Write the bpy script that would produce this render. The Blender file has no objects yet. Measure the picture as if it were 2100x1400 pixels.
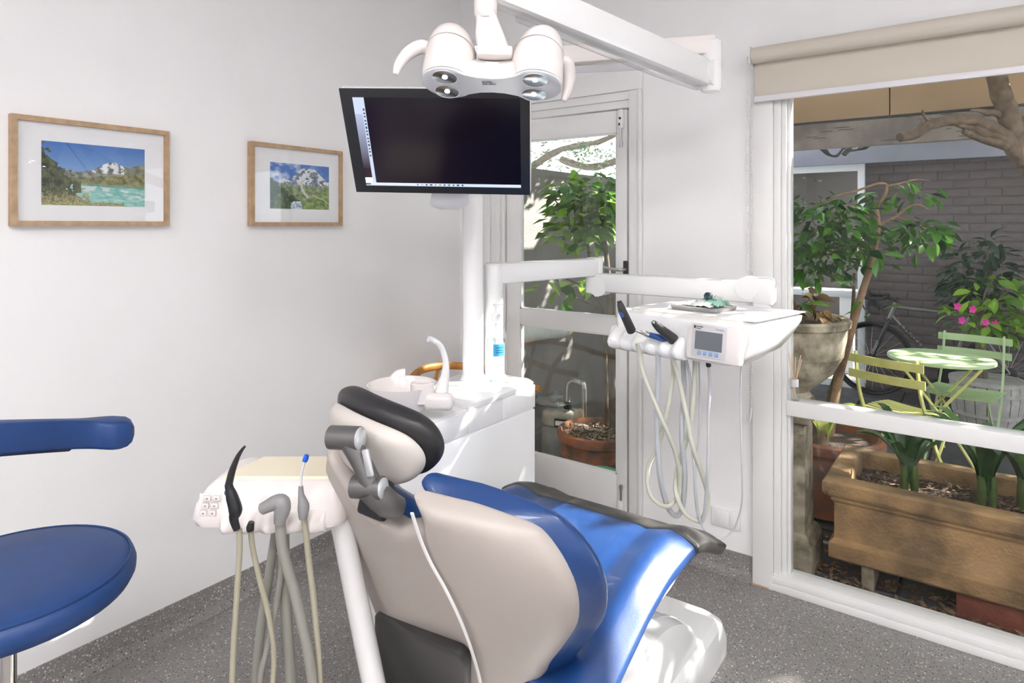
import bpy, bmesh, math, random
import numpy as np
from mathutils import Vector, Matrix, Quaternion, noise
random.seed(7)
scene = bpy.context.scene
COL = scene.collection
PI = math.pi
# ------------------------------------------------------------------ camera
YAW = math.radians(36.3); FPX = 1317.0; CAMH = 1.5; HORIZON = 463.0
cd = bpy.data.cameras.new('camera'); cam = bpy.data.objects.new('camera', cd); COL.objects.link(cam)
cam.location = (0, 0, CAMH); cam.rotation_euler = (PI/2, 0, YAW)
cd.sensor_width = 36; cd.lens = 36*FPX/2100; cd.shift_y = -(700-HORIZON)/2100; cd.clip_start = .05
scene.camera = cam
# ------------------------------------------------------------------ world, sun, exposure
W = bpy.data.worlds.new('world'); scene.world = W; W.use_nodes = True
bgn = W.node_tree.nodes['Background']
bgn.inputs[0].default_value = (.86, .93, 1, 1); bgn.inputs[1].default_value = 2.6
sd = bpy.data.lights.new('sun', 'SUN'); sun = bpy.data.objects.new('sun', sd); COL.objects.link(sun)
SUN_DIR = Vector((-1.0, -1.0, -.95)).normalized()
sun.rotation_euler = SUN_DIR.to_track_quat('-Z', 'Y').to_euler()
sun.location = (4, 8, 9); sd.energy = 22; sd.angle = math.radians(.6); sd.color = (1, .95, .86)
FILL_POWER = 31.0
vs = scene.view_settings
vs.view_transform = 'Standard'; vs.look = 'None'; vs.exposure = 0.25; vs.gamma = 1.0; vs.use_curve_mapping = False
# ------------------------------------------------------------------ helpers
cY, sY = math.cos(YAW), math.sin(YAW)
E1 = Vector((cY, sY, 0)); E2 = Vector((-sY, cY, 0)); EZ = Vector((0, 0, 1))   # across, away, up as one stands at the photographer's spot
def V(*a): return Vector(a)
def ray(u, v):
    R = (u-1050)/FPX
    return Vector((cY*R-sY, sY*R+cY, -(v-HORIZON)/FPX))
def at(u, v, F): return Vector((0, 0, CAMH))+ray(u, v)*F
def atx(u, v, X): d = ray(u, v); return Vector((0, 0, CAMH))+d*(X/d.x)
def aty(u, v, Y): d = ray(u, v); return Vector((0, 0, CAMH))+d*(Y/d.y)
def atz(u, v, Z): d = ray(u, v); return Vector((0, 0, CAMH))+d*((Z-CAMH)/d.z)
def lerp(a, b, t): return a+(b-a)*t
def interp(x, xs, ys):
    if x <= xs[0]: return ys[0]
    for i in range(len(xs)-1):
        if x <= xs[i+1]:
            t = (x-xs[i])/(xs[i+1]-xs[i]); return ys[i]+(ys[i+1]-ys[i])*t
    return ys[-1]
def catmull(pts, k=6, closed=False):
    P = [Vector(p) for p in pts]; n = len(P); out = []
    rng = range(n if closed else n-1)
    for i in rng:
        if closed: a, b, c, d = P[(i-1) % n], P[i], P[(i+1) % n], P[(i+2) % n]
        else: a, b, c, d = P[max(i-1, 0)], P[i], P[i+1], P[min(i+2, n-1)]
        for j in range(k):
            t = j/k
            out.append(.5*((2*b)+(c-a)*t+(2*a-5*b+4*c-d)*t*t+(-a+3*b-3*c+d)*t**3))
    if not closed: out.append(P[-1].copy())
    return out

class G:
    def __init__(s): s.v = []; s.f = []
    def add(s, vs, fs):
        o = len(s.v); s.v += [Vector(p) for p in vs]; s.f += [tuple(i+o for i in f) for f in fs]; return s
    def box(s, c, d, M=None, bev=0, seg=2):
        bm = bmesh.new(); bmesh.ops.create_cube(bm, size=1)
        for v in bm.verts: v.co = Vector((v.co.x*d[0], v.co.y*d[1], v.co.z*d[2]))
        if bev > 0: bmesh.ops.bevel(bm, geom=list(bm.edges), offset=bev, segments=seg, profile=.5, affect='EDGES')
        if M is None: M = Matrix.Identity(3)
        elif not isinstance(M, Matrix): M = Matrix.Rotation(M, 3, 'Z')
        c = Vector(c); bm.verts.index_update()
        s.add([c+M@v.co for v in bm.verts], [[v.index for v in f.verts] for f in bm.faces]); bm.free(); return s
    def bx(s, x0, x1, y0, y1, z0, z1, bev=0, seg=2):
        return s.box(((x0+x1)/2, (y0+y1)/2, (z0+z1)/2), (abs(x1-x0), abs(y1-y0), abs(z1-z0)), None, bev, seg)
    def rings(s, R, cap0=True, cap1=True, closed=False):
        n = len(R[0]); o = len(s.v)
        for r in R: s.v += [Vector(p) for p in r]
        m = len(R)
        for i in range(m if closed else m-1):
            for j in range(n):
                a = o+i*n+j; b = o+i*n+(j+1) % n; k = (i+1) % m
                s.f.append((a, b, o+k*n+(j+1) % n, o+k*n+j))
        if not closed:
            if cap0: s.f.append(tuple(o+j for j in range(n))[::-1])
            if cap1: s.f.append(tuple(o+(m-1)*n+j for j in range(n)))
        return s
    def tube(s, pts, r, n=10, k=0, closed=False, flat=None, up=None, cap=True):
        P = catmull(pts, k, closed) if k else [Vector(p) for p in pts]
        m = len(P); R = []
        rr = r if isinstance(r, (list, tuple)) else None
        t0 = (P[1]-P[0]).normalized()
        nrm = up.copy() if up is not None else (Vector((0, 0, 1)) if abs(t0.z) < .9 else Vector((1, 0, 0)))
        for i in range(m):
            if closed: t = (P[(i+1) % m]-P[i-1]).normalized()
            else: t = (P[min(i+1, m-1)]-P[max(i-1, 0)]).normalized()
            nrm = nrm-t*nrm.dot(t)
            if nrm.length < 1e-6: nrm = t.orthogonal()
            nrm.normalize(); b = t.cross(nrm)
            if up is not None: nrm2 = nrm
            q = i/max(m-1, 1)
            rad = interp(q*(len(rr)-1), list(range(len(rr))), rr) if rr else r
            fa = flat if flat else 1.0
            R.append([P[i]+nrm*(rad*fa*math.cos(2*PI*j/n))+b*(rad*math.sin(2*PI*j/n)) for j in range(n)])
        return s.rings(R, cap, cap, closed)
    def lathe(s, prof, c=(0, 0, 0), n=24, M=None, cap=True, sx=1, sy=1):
        c = Vector(c); M = M or Matrix.Identity(3)
        R = [[c+M@Vector((max(r, 1e-4)*math.cos(2*PI*j/n)*sx, max(r, 1e-4)*math.sin(2*PI*j/n)*sy, z)) for j in range(n)] for r, z in prof]
        return s.rings(R, cap, cap)
    def prism(s, poly, d):
        d = Vector(d); P = [Vector(p) for p in poly]; return s.rings([P, [p+d for p in P]])
    def pillow(s, surf, nrm, T0, T1, ns=24, nt=24, p=10, q=.5):
        """a closed cushion: front = P+n*T0*e, back = P-n*T1*e, e falls to 0 at the rim"""
        F = {}; B = {}
        for i in range(ns+1):
            for j in range(nt+1):
                a = i/ns; b = j/nt
                # crowd the samples at the rim
                a = .5-.5*math.cos(PI*a); b = .5-.5*math.cos(PI*b)
                P = surf(a, b); n = nrm(a, b) if callable(nrm) else nrm
                e = max(0, (1-abs(2*a-1)**p)*(1-abs(2*b-1)**p))**q
                F[i, j] = len(s.v); s.v.append(P+n*T0*e)
                if i in (0, ns) or j in (0, nt): B[i, j] = F[i, j]
                else: B[i, j] = len(s.v); s.v.append(P-n*T1*e)
        for i in range(ns):
            for j in range(nt):
                s.f.append((F[i, j], F[i+1, j], F[i+1, j+1], F[i, j+1]))
                s.f.append((B[i, j], B[i, j+1], B[i+1, j+1], B[i+1, j]))
        return s
    def xform(s, M):
        s.v = [M@p for p in s.v]; return s

ORG = {}
def root_org(p): return ORG.get(p.name, Vector((0, 0, 0)))
def tag(o, label=None, cat=None, group=None, kind=None):
    if label: o['label'] = label
    if cat: o['category'] = cat
    if group: o['group'] = group
    if kind: o['kind'] = kind
    return o
def make_mesh(name, g, mat, off, smooth=40):
    me = bpy.data.meshes.new(name)
    me.from_pydata([p-off for p in g.v], [], g.f)
    bm = bmesh.new(); bm.from_mesh(me); bmesh.ops.recalc_face_normals(bm, faces=bm.faces); bm.to_mesh(me); bm.free()
    if smooth:
        me.polygons.foreach_set('use_smooth', [True]*len(me.polygons))
        try: me.set_sharp_from_angle(angle=math.radians(smooth))
        except Exception: pass
    if mat: me.materials.append(mat)
    return me
def obj(name, g, mat, parent=None, smooth=40, label=None, cat=None, group=None, kind=None, org=None):
    if parent is not None: off = root_org(parent)
    elif org is not None: off = Vector(org)
    else:
        xs = [p.x for p in g.v]; ys = [p.y for p in g.v]; zs = [p.z for p in g.v]
        off = Vector(((min(xs)+max(xs))/2, (min(ys)+max(ys))/2, min(zs)))
    me = make_mesh(name, g, mat, off, smooth)
    o = bpy.data.objects.new(name, me); COL.objects.link(o)
    if parent is not None: o.parent = parent
    else: o.location = off
    ORG[o.name] = off
    return tag(o, label, cat, group, kind)
def thing(name, label, cat, loc, group=None, kind=None):
    o = bpy.data.objects.new(name, None); COL.objects.link(o); o.location = loc; o.empty_display_size = .1
    ORG[o.name] = Vector(loc)
    return tag(o, label, cat, group, kind)
def inst(name, me, parent, M):
    """a copy sharing mesh data; M is its matrix in the world"""
    o = bpy.data.objects.new(name, me); COL.objects.link(o)
    if parent is not None:
        o.parent = parent; M = Matrix.Translation(-root_org(parent))@M
    o.matrix_local = M
    return o
def text(name, s, size, mat, parent, origin, ex, ey, depth=.0006, align='LEFT'):
    cu = bpy.data.curves.new(name, 'FONT'); cu.body = s; cu.size = size; cu.extrude = depth; cu.align_x = align
    t = bpy.data.objects.new(name, cu); COL.objects.link(t)
    me = bpy.data.meshes.new_from_object(t.evaluated_get(bpy.context.evaluated_depsgraph_get()))
    bpy.data.objects.remove(t); me.materials.clear(); me.materials.append(mat)
    ex = Vector(ex).normalized(); ey = Vector(ey).normalized(); ez = ex.cross(ey)
    M = Matrix((ex, ey, ez)).transposed().to_4x4(); M.translation = Vector(origin)-root_org(parent)
    me.transform(M)
    o = bpy.data.objects.new(name, me); COL.objects.link(o); o.parent = parent; ORG[o.name] = root_org(parent)
    return o
# ------------------------------------------------------------------ materials
def nt_new(name):
    m = bpy.data.materials.new(name); m.use_nodes = True
    nt = m.node_tree; b = nt.nodes['Principled BSDF']; return m, nt, b
def MAT(name, col, rough=.5, metal=0., var=0., scale=8., bump=0., bscale=60., coat=0., col2=None, spec=.5, sheen=0.):
    m, nt, b = nt_new(name); N = nt.nodes; L = nt.links
    b.inputs['Base Color'].default_value = (*col, 1); b.inputs['Roughness'].default_value = rough
    b.inputs['Metallic'].default_value = metal; b.inputs['Coat Weight'].default_value = coat
    b.inputs['Specular IOR Level'].default_value = spec
    tc = N.new('ShaderNodeTexCoord')
    if var > 0 or col2:
        nz = N.new('ShaderNodeTexNoise'); nz.inputs['Scale'].default_value = scale; nz.inputs['Detail'].default_value = 6
        L.new(tc.outputs['Object'], nz.inputs['Vector'])
        cr = N.new('ShaderNodeValToRGB'); c2 = col2 or tuple(max(0, c*(1-var)) for c in col)
        cr.color_ramp.elements[0].color = (*c2, 1); cr.color_ramp.elements[1].color = (*col, 1)
        cr.color_ramp.elements[0].position = .35; cr.color_ramp.elements[1].position = .65
        L.new(nz.outputs['Fac'], cr.inputs['Fac']); L.new(cr.outputs['Color'], b.inputs['Base Color'])
    if bump > 0:
        n2 = N.new('ShaderNodeTexNoise'); n2.inputs['Scale'].default_value = bscale; n2.inputs['Detail'].default_value = 5
        L.new(tc.outputs['Object'], n2.inputs['Vector'])
        bp = N.new('ShaderNodeBump'); bp.inputs['Strength'].default_value = bump; bp.inputs['Distance'].default_value = .01
        L.new(n2.outputs['Fac'], bp.inputs['Height']); L.new(bp.outputs['Normal'], b.inputs['Normal'])
    return m
def EMIT(name, col, strength):
    m, nt, b = nt_new(name)
    b.inputs['Base Color'].default_value = (*col, 1)
    b.inputs['Emission Color'].default_value = (*col, 1); b.inputs['Emission Strength'].default_value = strength
    return m
def GLASS(name, tint=(1, 1, 1), refl=.9, dust=0.):
    m, nt, b = nt_new(name); N = nt.nodes; L = nt.links; N.remove(b)
    out = N['Material Output']
    tr = N.new('ShaderNodeBsdfTransparent'); tr.inputs[0].default_value = (*tint, 1)
    gl = N.new('ShaderNodeBsdfGlossy'); gl.inputs['Roughness'].default_value = .01
    gl.inputs[0].default_value = (refl, refl, refl, 1)
    lw = N.new('ShaderNodeLayerWeight'); pw = N.new('ShaderNodeMath'); pw.operation = 'POWER'; pw.inputs[1].default_value = 5; L.new(lw.outputs['Facing'], pw.inputs[0])
    fr = N.new('ShaderNodeMath'); fr.operation = 'MULTIPLY_ADD'; fr.inputs[1].default_value = .93; fr.inputs[2].default_value = .045; L.new(pw.outputs[0], fr.inputs[0])
    mx = N.new('ShaderNodeMixShader'); L.new(fr.outputs[0], mx.inputs[0]); L.new(tr.outputs[0], mx.inputs[1]); L.new(gl.outputs[0], mx.inputs[2])
    last = mx
    if dust > 0:
        tc = N.new('ShaderNodeTexCoord'); nz = N.new('ShaderNodeTexNoise'); nz.inputs['Scale'].default_value = 55; nz.inputs['Detail'].default_value = 3
        L.new(tc.outputs['Object'], nz.inputs['Vector'])
        mr = N.new('ShaderNodeMapRange'); mr.inputs[1].default_value = .70; mr.inputs[2].default_value = .78; mr.inputs[4].default_value = dust
        L.new(nz.outputs['Fac'], mr.inputs[0])
        df = N.new('ShaderNodeBsdfDiffuse'); df.inputs[0].default_value = (.8, .8, .8, 1)
        m2 = N.new('ShaderNodeMixShader'); L.new(mr.outputs[0], m2.inputs[0]); L.new(mx.outputs[0], m2.inputs[1]); L.new(df.outputs[0], m2.inputs[2]); last = m2
    L.new(last.outputs[0], out.inputs['Surface'])
    return m
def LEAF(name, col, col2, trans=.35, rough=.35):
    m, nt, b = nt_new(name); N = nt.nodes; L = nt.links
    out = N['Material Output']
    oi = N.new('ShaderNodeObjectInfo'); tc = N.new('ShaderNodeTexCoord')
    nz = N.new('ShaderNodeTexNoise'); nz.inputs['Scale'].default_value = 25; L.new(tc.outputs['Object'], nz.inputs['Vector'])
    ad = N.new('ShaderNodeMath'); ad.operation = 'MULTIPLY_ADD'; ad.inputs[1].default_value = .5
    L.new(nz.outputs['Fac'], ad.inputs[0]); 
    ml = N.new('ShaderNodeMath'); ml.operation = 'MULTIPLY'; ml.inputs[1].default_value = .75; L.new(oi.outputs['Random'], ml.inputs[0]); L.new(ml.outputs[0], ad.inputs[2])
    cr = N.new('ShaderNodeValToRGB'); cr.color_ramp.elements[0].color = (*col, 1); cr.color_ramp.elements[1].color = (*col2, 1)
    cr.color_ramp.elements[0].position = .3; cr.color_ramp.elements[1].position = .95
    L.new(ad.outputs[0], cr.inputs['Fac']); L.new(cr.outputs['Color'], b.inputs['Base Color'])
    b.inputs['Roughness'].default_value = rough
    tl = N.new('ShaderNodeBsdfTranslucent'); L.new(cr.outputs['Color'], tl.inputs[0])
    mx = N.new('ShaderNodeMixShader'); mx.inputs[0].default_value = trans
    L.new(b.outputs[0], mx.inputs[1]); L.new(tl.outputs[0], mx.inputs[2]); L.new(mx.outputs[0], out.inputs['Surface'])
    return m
def VCOL(name, rough=.5, emit=0., spec=.5):
    m, nt, b = nt_new(name); a = nt.nodes.new('ShaderNodeVertexColor'); a.layer_name = 'Col'
    nt.links.new(a.outputs[0], b.inputs['Base Color']); b.inputs['Roughness'].default_value = rough; b.inputs['Specular IOR Level'].default_value = spec
    if emit > 0:
        nt.links.new(a.outputs[0], b.inputs['Emission Color']); b.inputs['Emission Strength'].default_value = emit
    return m
def raster(name, fn, nx, ny, O, ex, ey, mat, parent):
    """a flat print or screen: fn(s,t)->linear rgb, t from the bottom"""
    g = G(); O = Vector(O); ex = Vector(ex); ey = Vector(ey); off = root_org(parent)
    vs = [O+ex*(i/nx)+ey*(j/ny)-off for j in range(ny+1) for i in range(nx+1)]
    fs = [(j*(nx+1)+i, j*(nx+1)+i+1, (j+1)*(nx+1)+i+1, (j+1)*(nx+1)+i) for j in range(ny) for i in range(nx)]
    me = bpy.data.meshes.new(name); me.from_pydata(vs, [], fs)
    ca = me.color_attributes.new('Col', 'FLOAT_COLOR', 'CORNER'); buf = np.ones((len(fs)*4, 4), np.float32)
    for j in range(ny):
        for i in range(nx):
            buf[(j*nx+i)*4:(j*nx+i)*4+4, :3] = fn((i+.5)/nx, (j+.5)/ny)
    ca.data.foreach_set('color', buf.ravel()); me.materials.append(mat)
    o = bpy.data.objects.new(name, me); COL.objects.link(o); o.parent = parent; ORG[o.name] = off
    return o
def srgb(r, g, b):
    f = lambda c: (c/255/12.92) if c <= 10 else ((c/255+.055)/1.055)**2.4
    return (f(r), f(g), f(b))
M_wall = MAT('painted_plaster', (.91, .90, .905), .75, var=.015, scale=3, bump=.05, bscale=180)
M_ceil = MAT('ceiling_paint', (.86, .85, .85), .8)
M_trim = MAT('gloss_white_trim', (.85, .845, .84), .28, var=.02, scale=5, bump=.012, bscale=40)
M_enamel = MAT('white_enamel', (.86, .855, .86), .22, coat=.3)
M_warm = MAT('warm_white_plastic', (.83, .775, .755), .25, coat=.3)
M_grey_pl = MAT('pale_grey_plastic', (.70, .70, .74), .3)
M_beige = MAT('beige_shell_plastic', (.43, .385, .355), .42, bump=.05, bscale=500)
M_blue = MAT('blue_vinyl', srgb(26, 62, 118), .34, var=.1, scale=30, bump=.1, bscale=700, coat=.25)
M_bluelt = MAT('blue_stool_vinyl', srgb(22, 60, 116), .5, var=.1, scale=30, bump=.1, bscale=700)
M_black = MAT('black_vinyl', (.018, .017, .019), .42, bump=.08, bscale=600)
M_blackp = MAT('black_plastic', (.012, .012, .014), .35)
M_dgrey = MAT('charcoal_plastic', (.035, .033, .034), .5)
M_grey_m = MAT('grey_cast_metal', (.15, .145, .145), .38, .6)
M_silver = MAT('silver_cap', (.62, .63, .65), .3, .5)
M_chrome = MAT('chrome', (.7, .68, .67), .15, 1.)
M_steel = MAT('brushed_steel', (.55, .55, .55), .35, 1.)
M_oak = MAT('oak_frame', srgb(188, 158, 124), .5, var=.25, scale=30, bump=.1, bscale=90)
M_beech = MAT('oiled_beech', srgb(205, 140, 62), .45, var=.3, scale=14)
M_white = MAT('white_card', (.86, .86, .88), .7)
M_cream = MAT('cream_silicone', (.82, .74, .58), .5)
M_hose_c = MAT('cream_hose', (.62, .62, .53), .4)
M_hose_g = MAT('grey_hose', (.52, .54, .57), .4)
M_hose_b = MAT('sand_hose', (.38, .355, .27), .45)
M_hose_d = MAT('olive_grey_hose', (.27, .265, .235), .45)
M_pane = GLASS('window_glass', (.985, .99, .985), .28, .14)
M_dpane = GLASS('door_glass', (.97, .985, .975), .9, .25)
M_pic = GLASS('picture_glass', (1, 1, 1), .75)
M_clear = GLASS('clear_plastic', (.93, .96, .97), .9)
# ================================================================== ROOM
WX, WY = -2.425, 2.795; RX, FY, CZ = 2.3, -2.6, 2.95
def floor_mat():
    m, nt, b = nt_new('speckled_vinyl'); N = nt.nodes; L = nt.links
    tc = N.new('ShaderNodeTexCoord'); col = None
    base = N.new('ShaderNodeRGB'); base.outputs[0].default_value = (.25, .235, .23, 1); cur = base.outputs[0]
    for sc, th, sel, c in ((75, .24, .62, (.62, .6, .58)), (110, .28, .62, (.05, .048, .048)), (60, .2, .7, (.36, .33, .31)), (160, .3, .75, (.55, .54, .53))):
        vo = N.new('ShaderNodeTexVoronoi'); vo.inputs['Scale'].default_value = sc; L.new(tc.outputs['Object'], vo.inputs['Vector'])
        lt = N.new('ShaderNodeMath'); lt.operation = 'LESS_THAN'; lt.inputs[1].default_value = th; L.new(vo.outputs['Distance'], lt.inputs[0])
        sp = N.new('ShaderNodeSeparateColor'); L.new(vo.outputs['Color'], sp.inputs[0])
        gt = N.new('ShaderNodeMath'); gt.operation = 'GREATER_THAN'; gt.inputs[1].default_value = sel; L.new(sp.outputs[0], gt.inputs[0])
        mu = N.new('ShaderNodeMath'); mu.operation = 'MULTIPLY'; L.new(lt.outputs[0], mu.inputs[0]); L.new(gt.outputs[0], mu.inputs[1])
        mx = N.new('ShaderNodeMix'); mx.data_type = 'RGBA'; L.new(mu.outputs[0], mx.inputs[0]); L.new(cur, mx.inputs[6]); mx.inputs[7].default_value = (*c, 1); cur = mx.outputs[2]
    L.new(cur, b.inputs['Base Color']); b.inputs['Roughness'].default_value = .42
    return m
M_floor = floor_mat()
def struct(name, g, mat, smooth=0): return obj(name, g, mat, smooth=smooth, kind='structure')
struct('floor', G().bx(WX, RX, FY, WY+.12, -.06, 0), M_floor)
struct('ceiling', G().bx(WX-.1, RX+.1, FY-.1, WY+.12, CZ, CZ+.1), M_ceil)
struct('wall_left', G().bx(WX-.1, WX, FY-.1, WY+.12, 0, CZ), M_wall)
struct('wall_right', G().bx(RX, RX+.1, FY-.1, WY+.12, 0, CZ), M_wall)
struct('wall_front', G().bx(WX, RX, FY-.1, FY, 0, CZ), M_wall)
DX0, DX1, DZ0, DZ1 = -2.11, -1.345, .09, 2.09          # door opening
WN0, WN1, WNZ1 = -.70, 1.75, 2.16                       # window opening
g = G(); y0, y1 = WY, WY+.12
g.bx(WX, DX0, y0, y1, 0, CZ); g.bx(DX0, DX1, y0, y1, DZ1, CZ); g.bx(DX0, DX1, y0, y1, 0, DZ0)
g.bx(DX1, WN0, y0, y1, 0, CZ); g.bx(WN0, WN1, y0, y1, WNZ1, CZ); g.bx(WN1, RX, y0, y1, 0, CZ)
struct('wall_back', g, M_wall)
# coved vinyl skirting
def cove(a, b, nrm, hgt=.1, r=.03):
    nrm = Vector(nrm); a = Vector(a); b = Vector(b)
    prof = [(.0, 0), (.0, hgt), (.006, hgt), (.006, r+.006)]
    for i in range(1, 7):
        t = i/6*PI/2; prof.append((.006+r*(1-math.cos(t)), .006+r*(1-math.sin(t))))
    prof += [(.04, .0025), (.04, 0)]
    return [[p+nrm*d+EZ*z for d, z in prof] for p in (a, b)]
struct('baseboard_left', G().rings(cove((WX, FY, 0), (WX, WY, 0), (1, 0, 0))), M_floor, 40)
struct('baseboard_back', G().rings(cove((WX, WY, 0), (-.782, WY, 0), (0, -1, 0))), M_floor, 40)

# ---------------------------------------------------------------- glazed door
dr = thing('door_1', 'white glazed door with two panes and a surface bolt', 'door', (-1.72, WY, .0), kind='structure')
def part(name, g, mat, p, smooth=35, label=None): return obj(name, g, mat, p, smooth, label)
# architraves with stepped mouldings
for x0, x1, sg in ((-1.355, -1.288, 1), (-2.239, -2.095, -1)):
    g = G(); 
    if sg > 0:
        g.bx(x0, x1, WY-.018, WY+.02, .1, 2.141, .004); g.bx(x1-.018, x1, WY-.0275, WY+.01, .1, 2.141, .004); g.bx(x0, x0+.012, WY-.012, WY+.05, .1, 2.135, .003)
    else:
        g.bx(x0, x0+.055, WY-.028, WY+.01, .1, 2.141, .004); g.bx(x0+.055, x0+.09, WY-.02, WY+.01, .1, 2.141, .004); g.bx(x0+.09, x0+.118, WY-.026, WY+.01, .1, 2.141, .004); g.bx(x0+.118, x1, WY-.01, WY+.05, .1, 2.135, .003)
    part('architrave', g, M_trim, dr)
g = G(); g.bx(-2.239, -1.288, WY-.028, WY+.01, 2.14, 2.235, .004); g.bx(-2.16, -1.35, WY-.016, WY+.01, 2.10, 2.14, .004); g.bx(-2.12, -1.35, WY-.008, WY+.04, 2.062, 2.10, .004)
part('architrave', g, M_trim, dr)
LX0, LX1, LZ0, LZ1 = -2.085, -1.37, .098, 2.055; ly0, ly1 = WY-.006, WY+.036
GX0, GX1 = -1.998, -1.424
part('stile', G().bx(LX0, GX0, ly0, ly1, LZ0, LZ1, .003), M_trim, dr); part('stile', G().bx(GX1, LX1, ly0, ly1, LZ0, LZ1, .003), M_trim, dr)
for z0, z1 in ((LZ0, .302), (.975, 1.058), (1.95, LZ1)):
    part('rail', G().bx(GX0, GX1, ly0, ly1, z0, z1, .003), M_trim, dr)
for z0, z1 in ((.302, .975), (1.058, 1.95)):
    part('pane', G().bx(GX0, GX1, WY+.014, WY+.018, z0, z1), M_dpane, dr, 0)
    gb = G()
    for a in (z0, z1-.008): gb.bx(GX0, GX1, WY+.0, WY+.014, a, a+.008)
    for a in (GX0, GX1-.008): gb.bx(a, a+.008, WY+.0, WY+.014, z0, z1)
    part('glazing_bead', gb, M_trim, dr, 0)
part('threshold', G().bx(LX0-.02, LX1+.02, WY-.012, WY+.12, .08, .097, .003), MAT('grey_threshold', (.3, .29, .285), .5), dr)
# lever handle
hp = aty(1283, 552, ly0-.004)
pl = part('handle_plate', G().bx(hp.x-.012, hp.x+.012, ly0-.008, ly0, hp.z-.04, hp.z+.04, .003), M_dgrey, dr, label='dark door handle plate')
obj('lever', G().tube([hp, hp+V(0, -.045, 0), hp+V(-.03, -.052, .0), hp+V(-.11, -.05, .012)], [.008, .008, .008, .006], 8, 4), M_steel, pl)
# bolts at head and foot
for (zc, up) in ((1.97, 1), (.16, -1)):
    bx = -1.395
    b = part('bolt_case', G().bx(bx-.013, bx+.013, ly0-.022, ly0, zc-.005, zc+.085, .004) if up > 0 else G().bx(bx-.013, bx+.013, ly0-.022, ly0, zc-.03, zc+.03, .004), M_trim, dr, label='white surface bolt case')
    if up > 0:
        obj('rod', G().tube([V(bx, ly0-.012, zc), V(bx, ly0-.012, zc-.075)], .005, 8).lathe([(.009, 0), (.009, .02)], (bx, ly0-.012, zc-.09), 10), M_steel, b)
        obj('keyhole', G().lathe([(.006, 0), (.006, .004)], (bx, ly0-.022, zc+.042), 12, Matrix.Rotation(PI/2, 3, 'X')).bx(bx-.008, bx+.0, ly0-.024, ly0-.02, zc+.008, zc+.02), M_dgrey, b)
    else:
        obj('rod', G().tube([V(bx, ly0-.012, zc+.03), V(bx, ly0-.012, zc+.095)], .005, 8).lathe([(.008, 0), (.008, .02)], (bx, ly0-.012, zc+.085), 10), M_steel, b)
        obj('foot_plate', G().bx(bx-.014, bx+.014, ly0-.016, ly0, zc-.085, zc-.03, .002), M_blackp, b)

# ---------------------------------------------------------------- picture window
wn = thing('window_1', 'wide white framed picture window with a low rail', 'window', (.5, WY, 0), kind='structure')
gy = 2.832
part('architrave', G().bx(-.782, -.700, WY-.03, WY+.02, 0, 2.2, .004), M_trim, wn)
g = G(); g.bx(-.700, -.672, WY-.018, WY+.05, .06, 2.2, .004); g.bx(-.672, -.652, WY-.006, WY+.06, .06, 2.2, .003); g.bx(-.652, -.64, WY+.012, WY+.06, .06, 2.2, .002)
part('jamb', g, M_trim, wn)
part('jamb', G().bx(1.70, 1.84, WY-.03, WY+.06, 0, 2.2, .004), M_trim, wn)
part('head', G().bx(-.78, 1.84, WY-.02, WY+.06, 2.12, 2.2, .004), M_trim, wn)
g = G(); g.bx(-.716, 1.75, WY-.032, WY+.02, 0, .03, .003); g.bx(-.712, 1.75, WY-.028, WY+.02, .03, .058, .004); g.bx(-.70, 1.75, WY-.024, gy+.03, .05, .068, .004)
part('sill', g, M_trim, wn)
part('rail', G().bx(-.652, 1.72, WY-.01, gy+.03, .724, .786, .004), M_trim, wn)
for z0, z1 in ((.066, .726), (.784, 2.13)):
    part('pane', G().bx(-.645, 1.71, gy, gy+.004, z0, z1), M_pane, wn, 0)
part('end_grain', G().bx(-.783, -.712, WY-.031, WY-.0, 0, .006), MAT('bare_pine', (.55, .35, .22), .7), wn, 0)

# ---------------------------------------------------------------- fill panels added on the ceiling, no such lamps seen
M_fill = EMIT('fill_glow', (1, .985, .985), FILL_POWER)
pf = MAT('fill_panel_frame', (.8, .8, .8), .4)
for i, (x, y) in enumerate(((-.9, -1.7), (1.1, -1.6), (.2, -.3), (1.3, .5))):
    t = thing('fill_panel', 'square unseen fill panel added on the ceiling', 'added fill light', (x, y, CZ-.03), 'added fill panels')
    g = G()
    for a, b, c, d in ((-.31, .31, -.31, -.29), (-.31, .31, .29, .31), (-.31, -.29, -.29, .29), (.29, .31, -.29, .29)): g.bx(x+a, x+b, y+c, y+d, CZ-.03, CZ)
    obj('fill_frame', g, pf, t, 0); obj('diffuser', G().bx(x-.29, x+.29, y-.29, y+.29, CZ-.02, CZ-.005), M_fill, t, 0)

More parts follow.
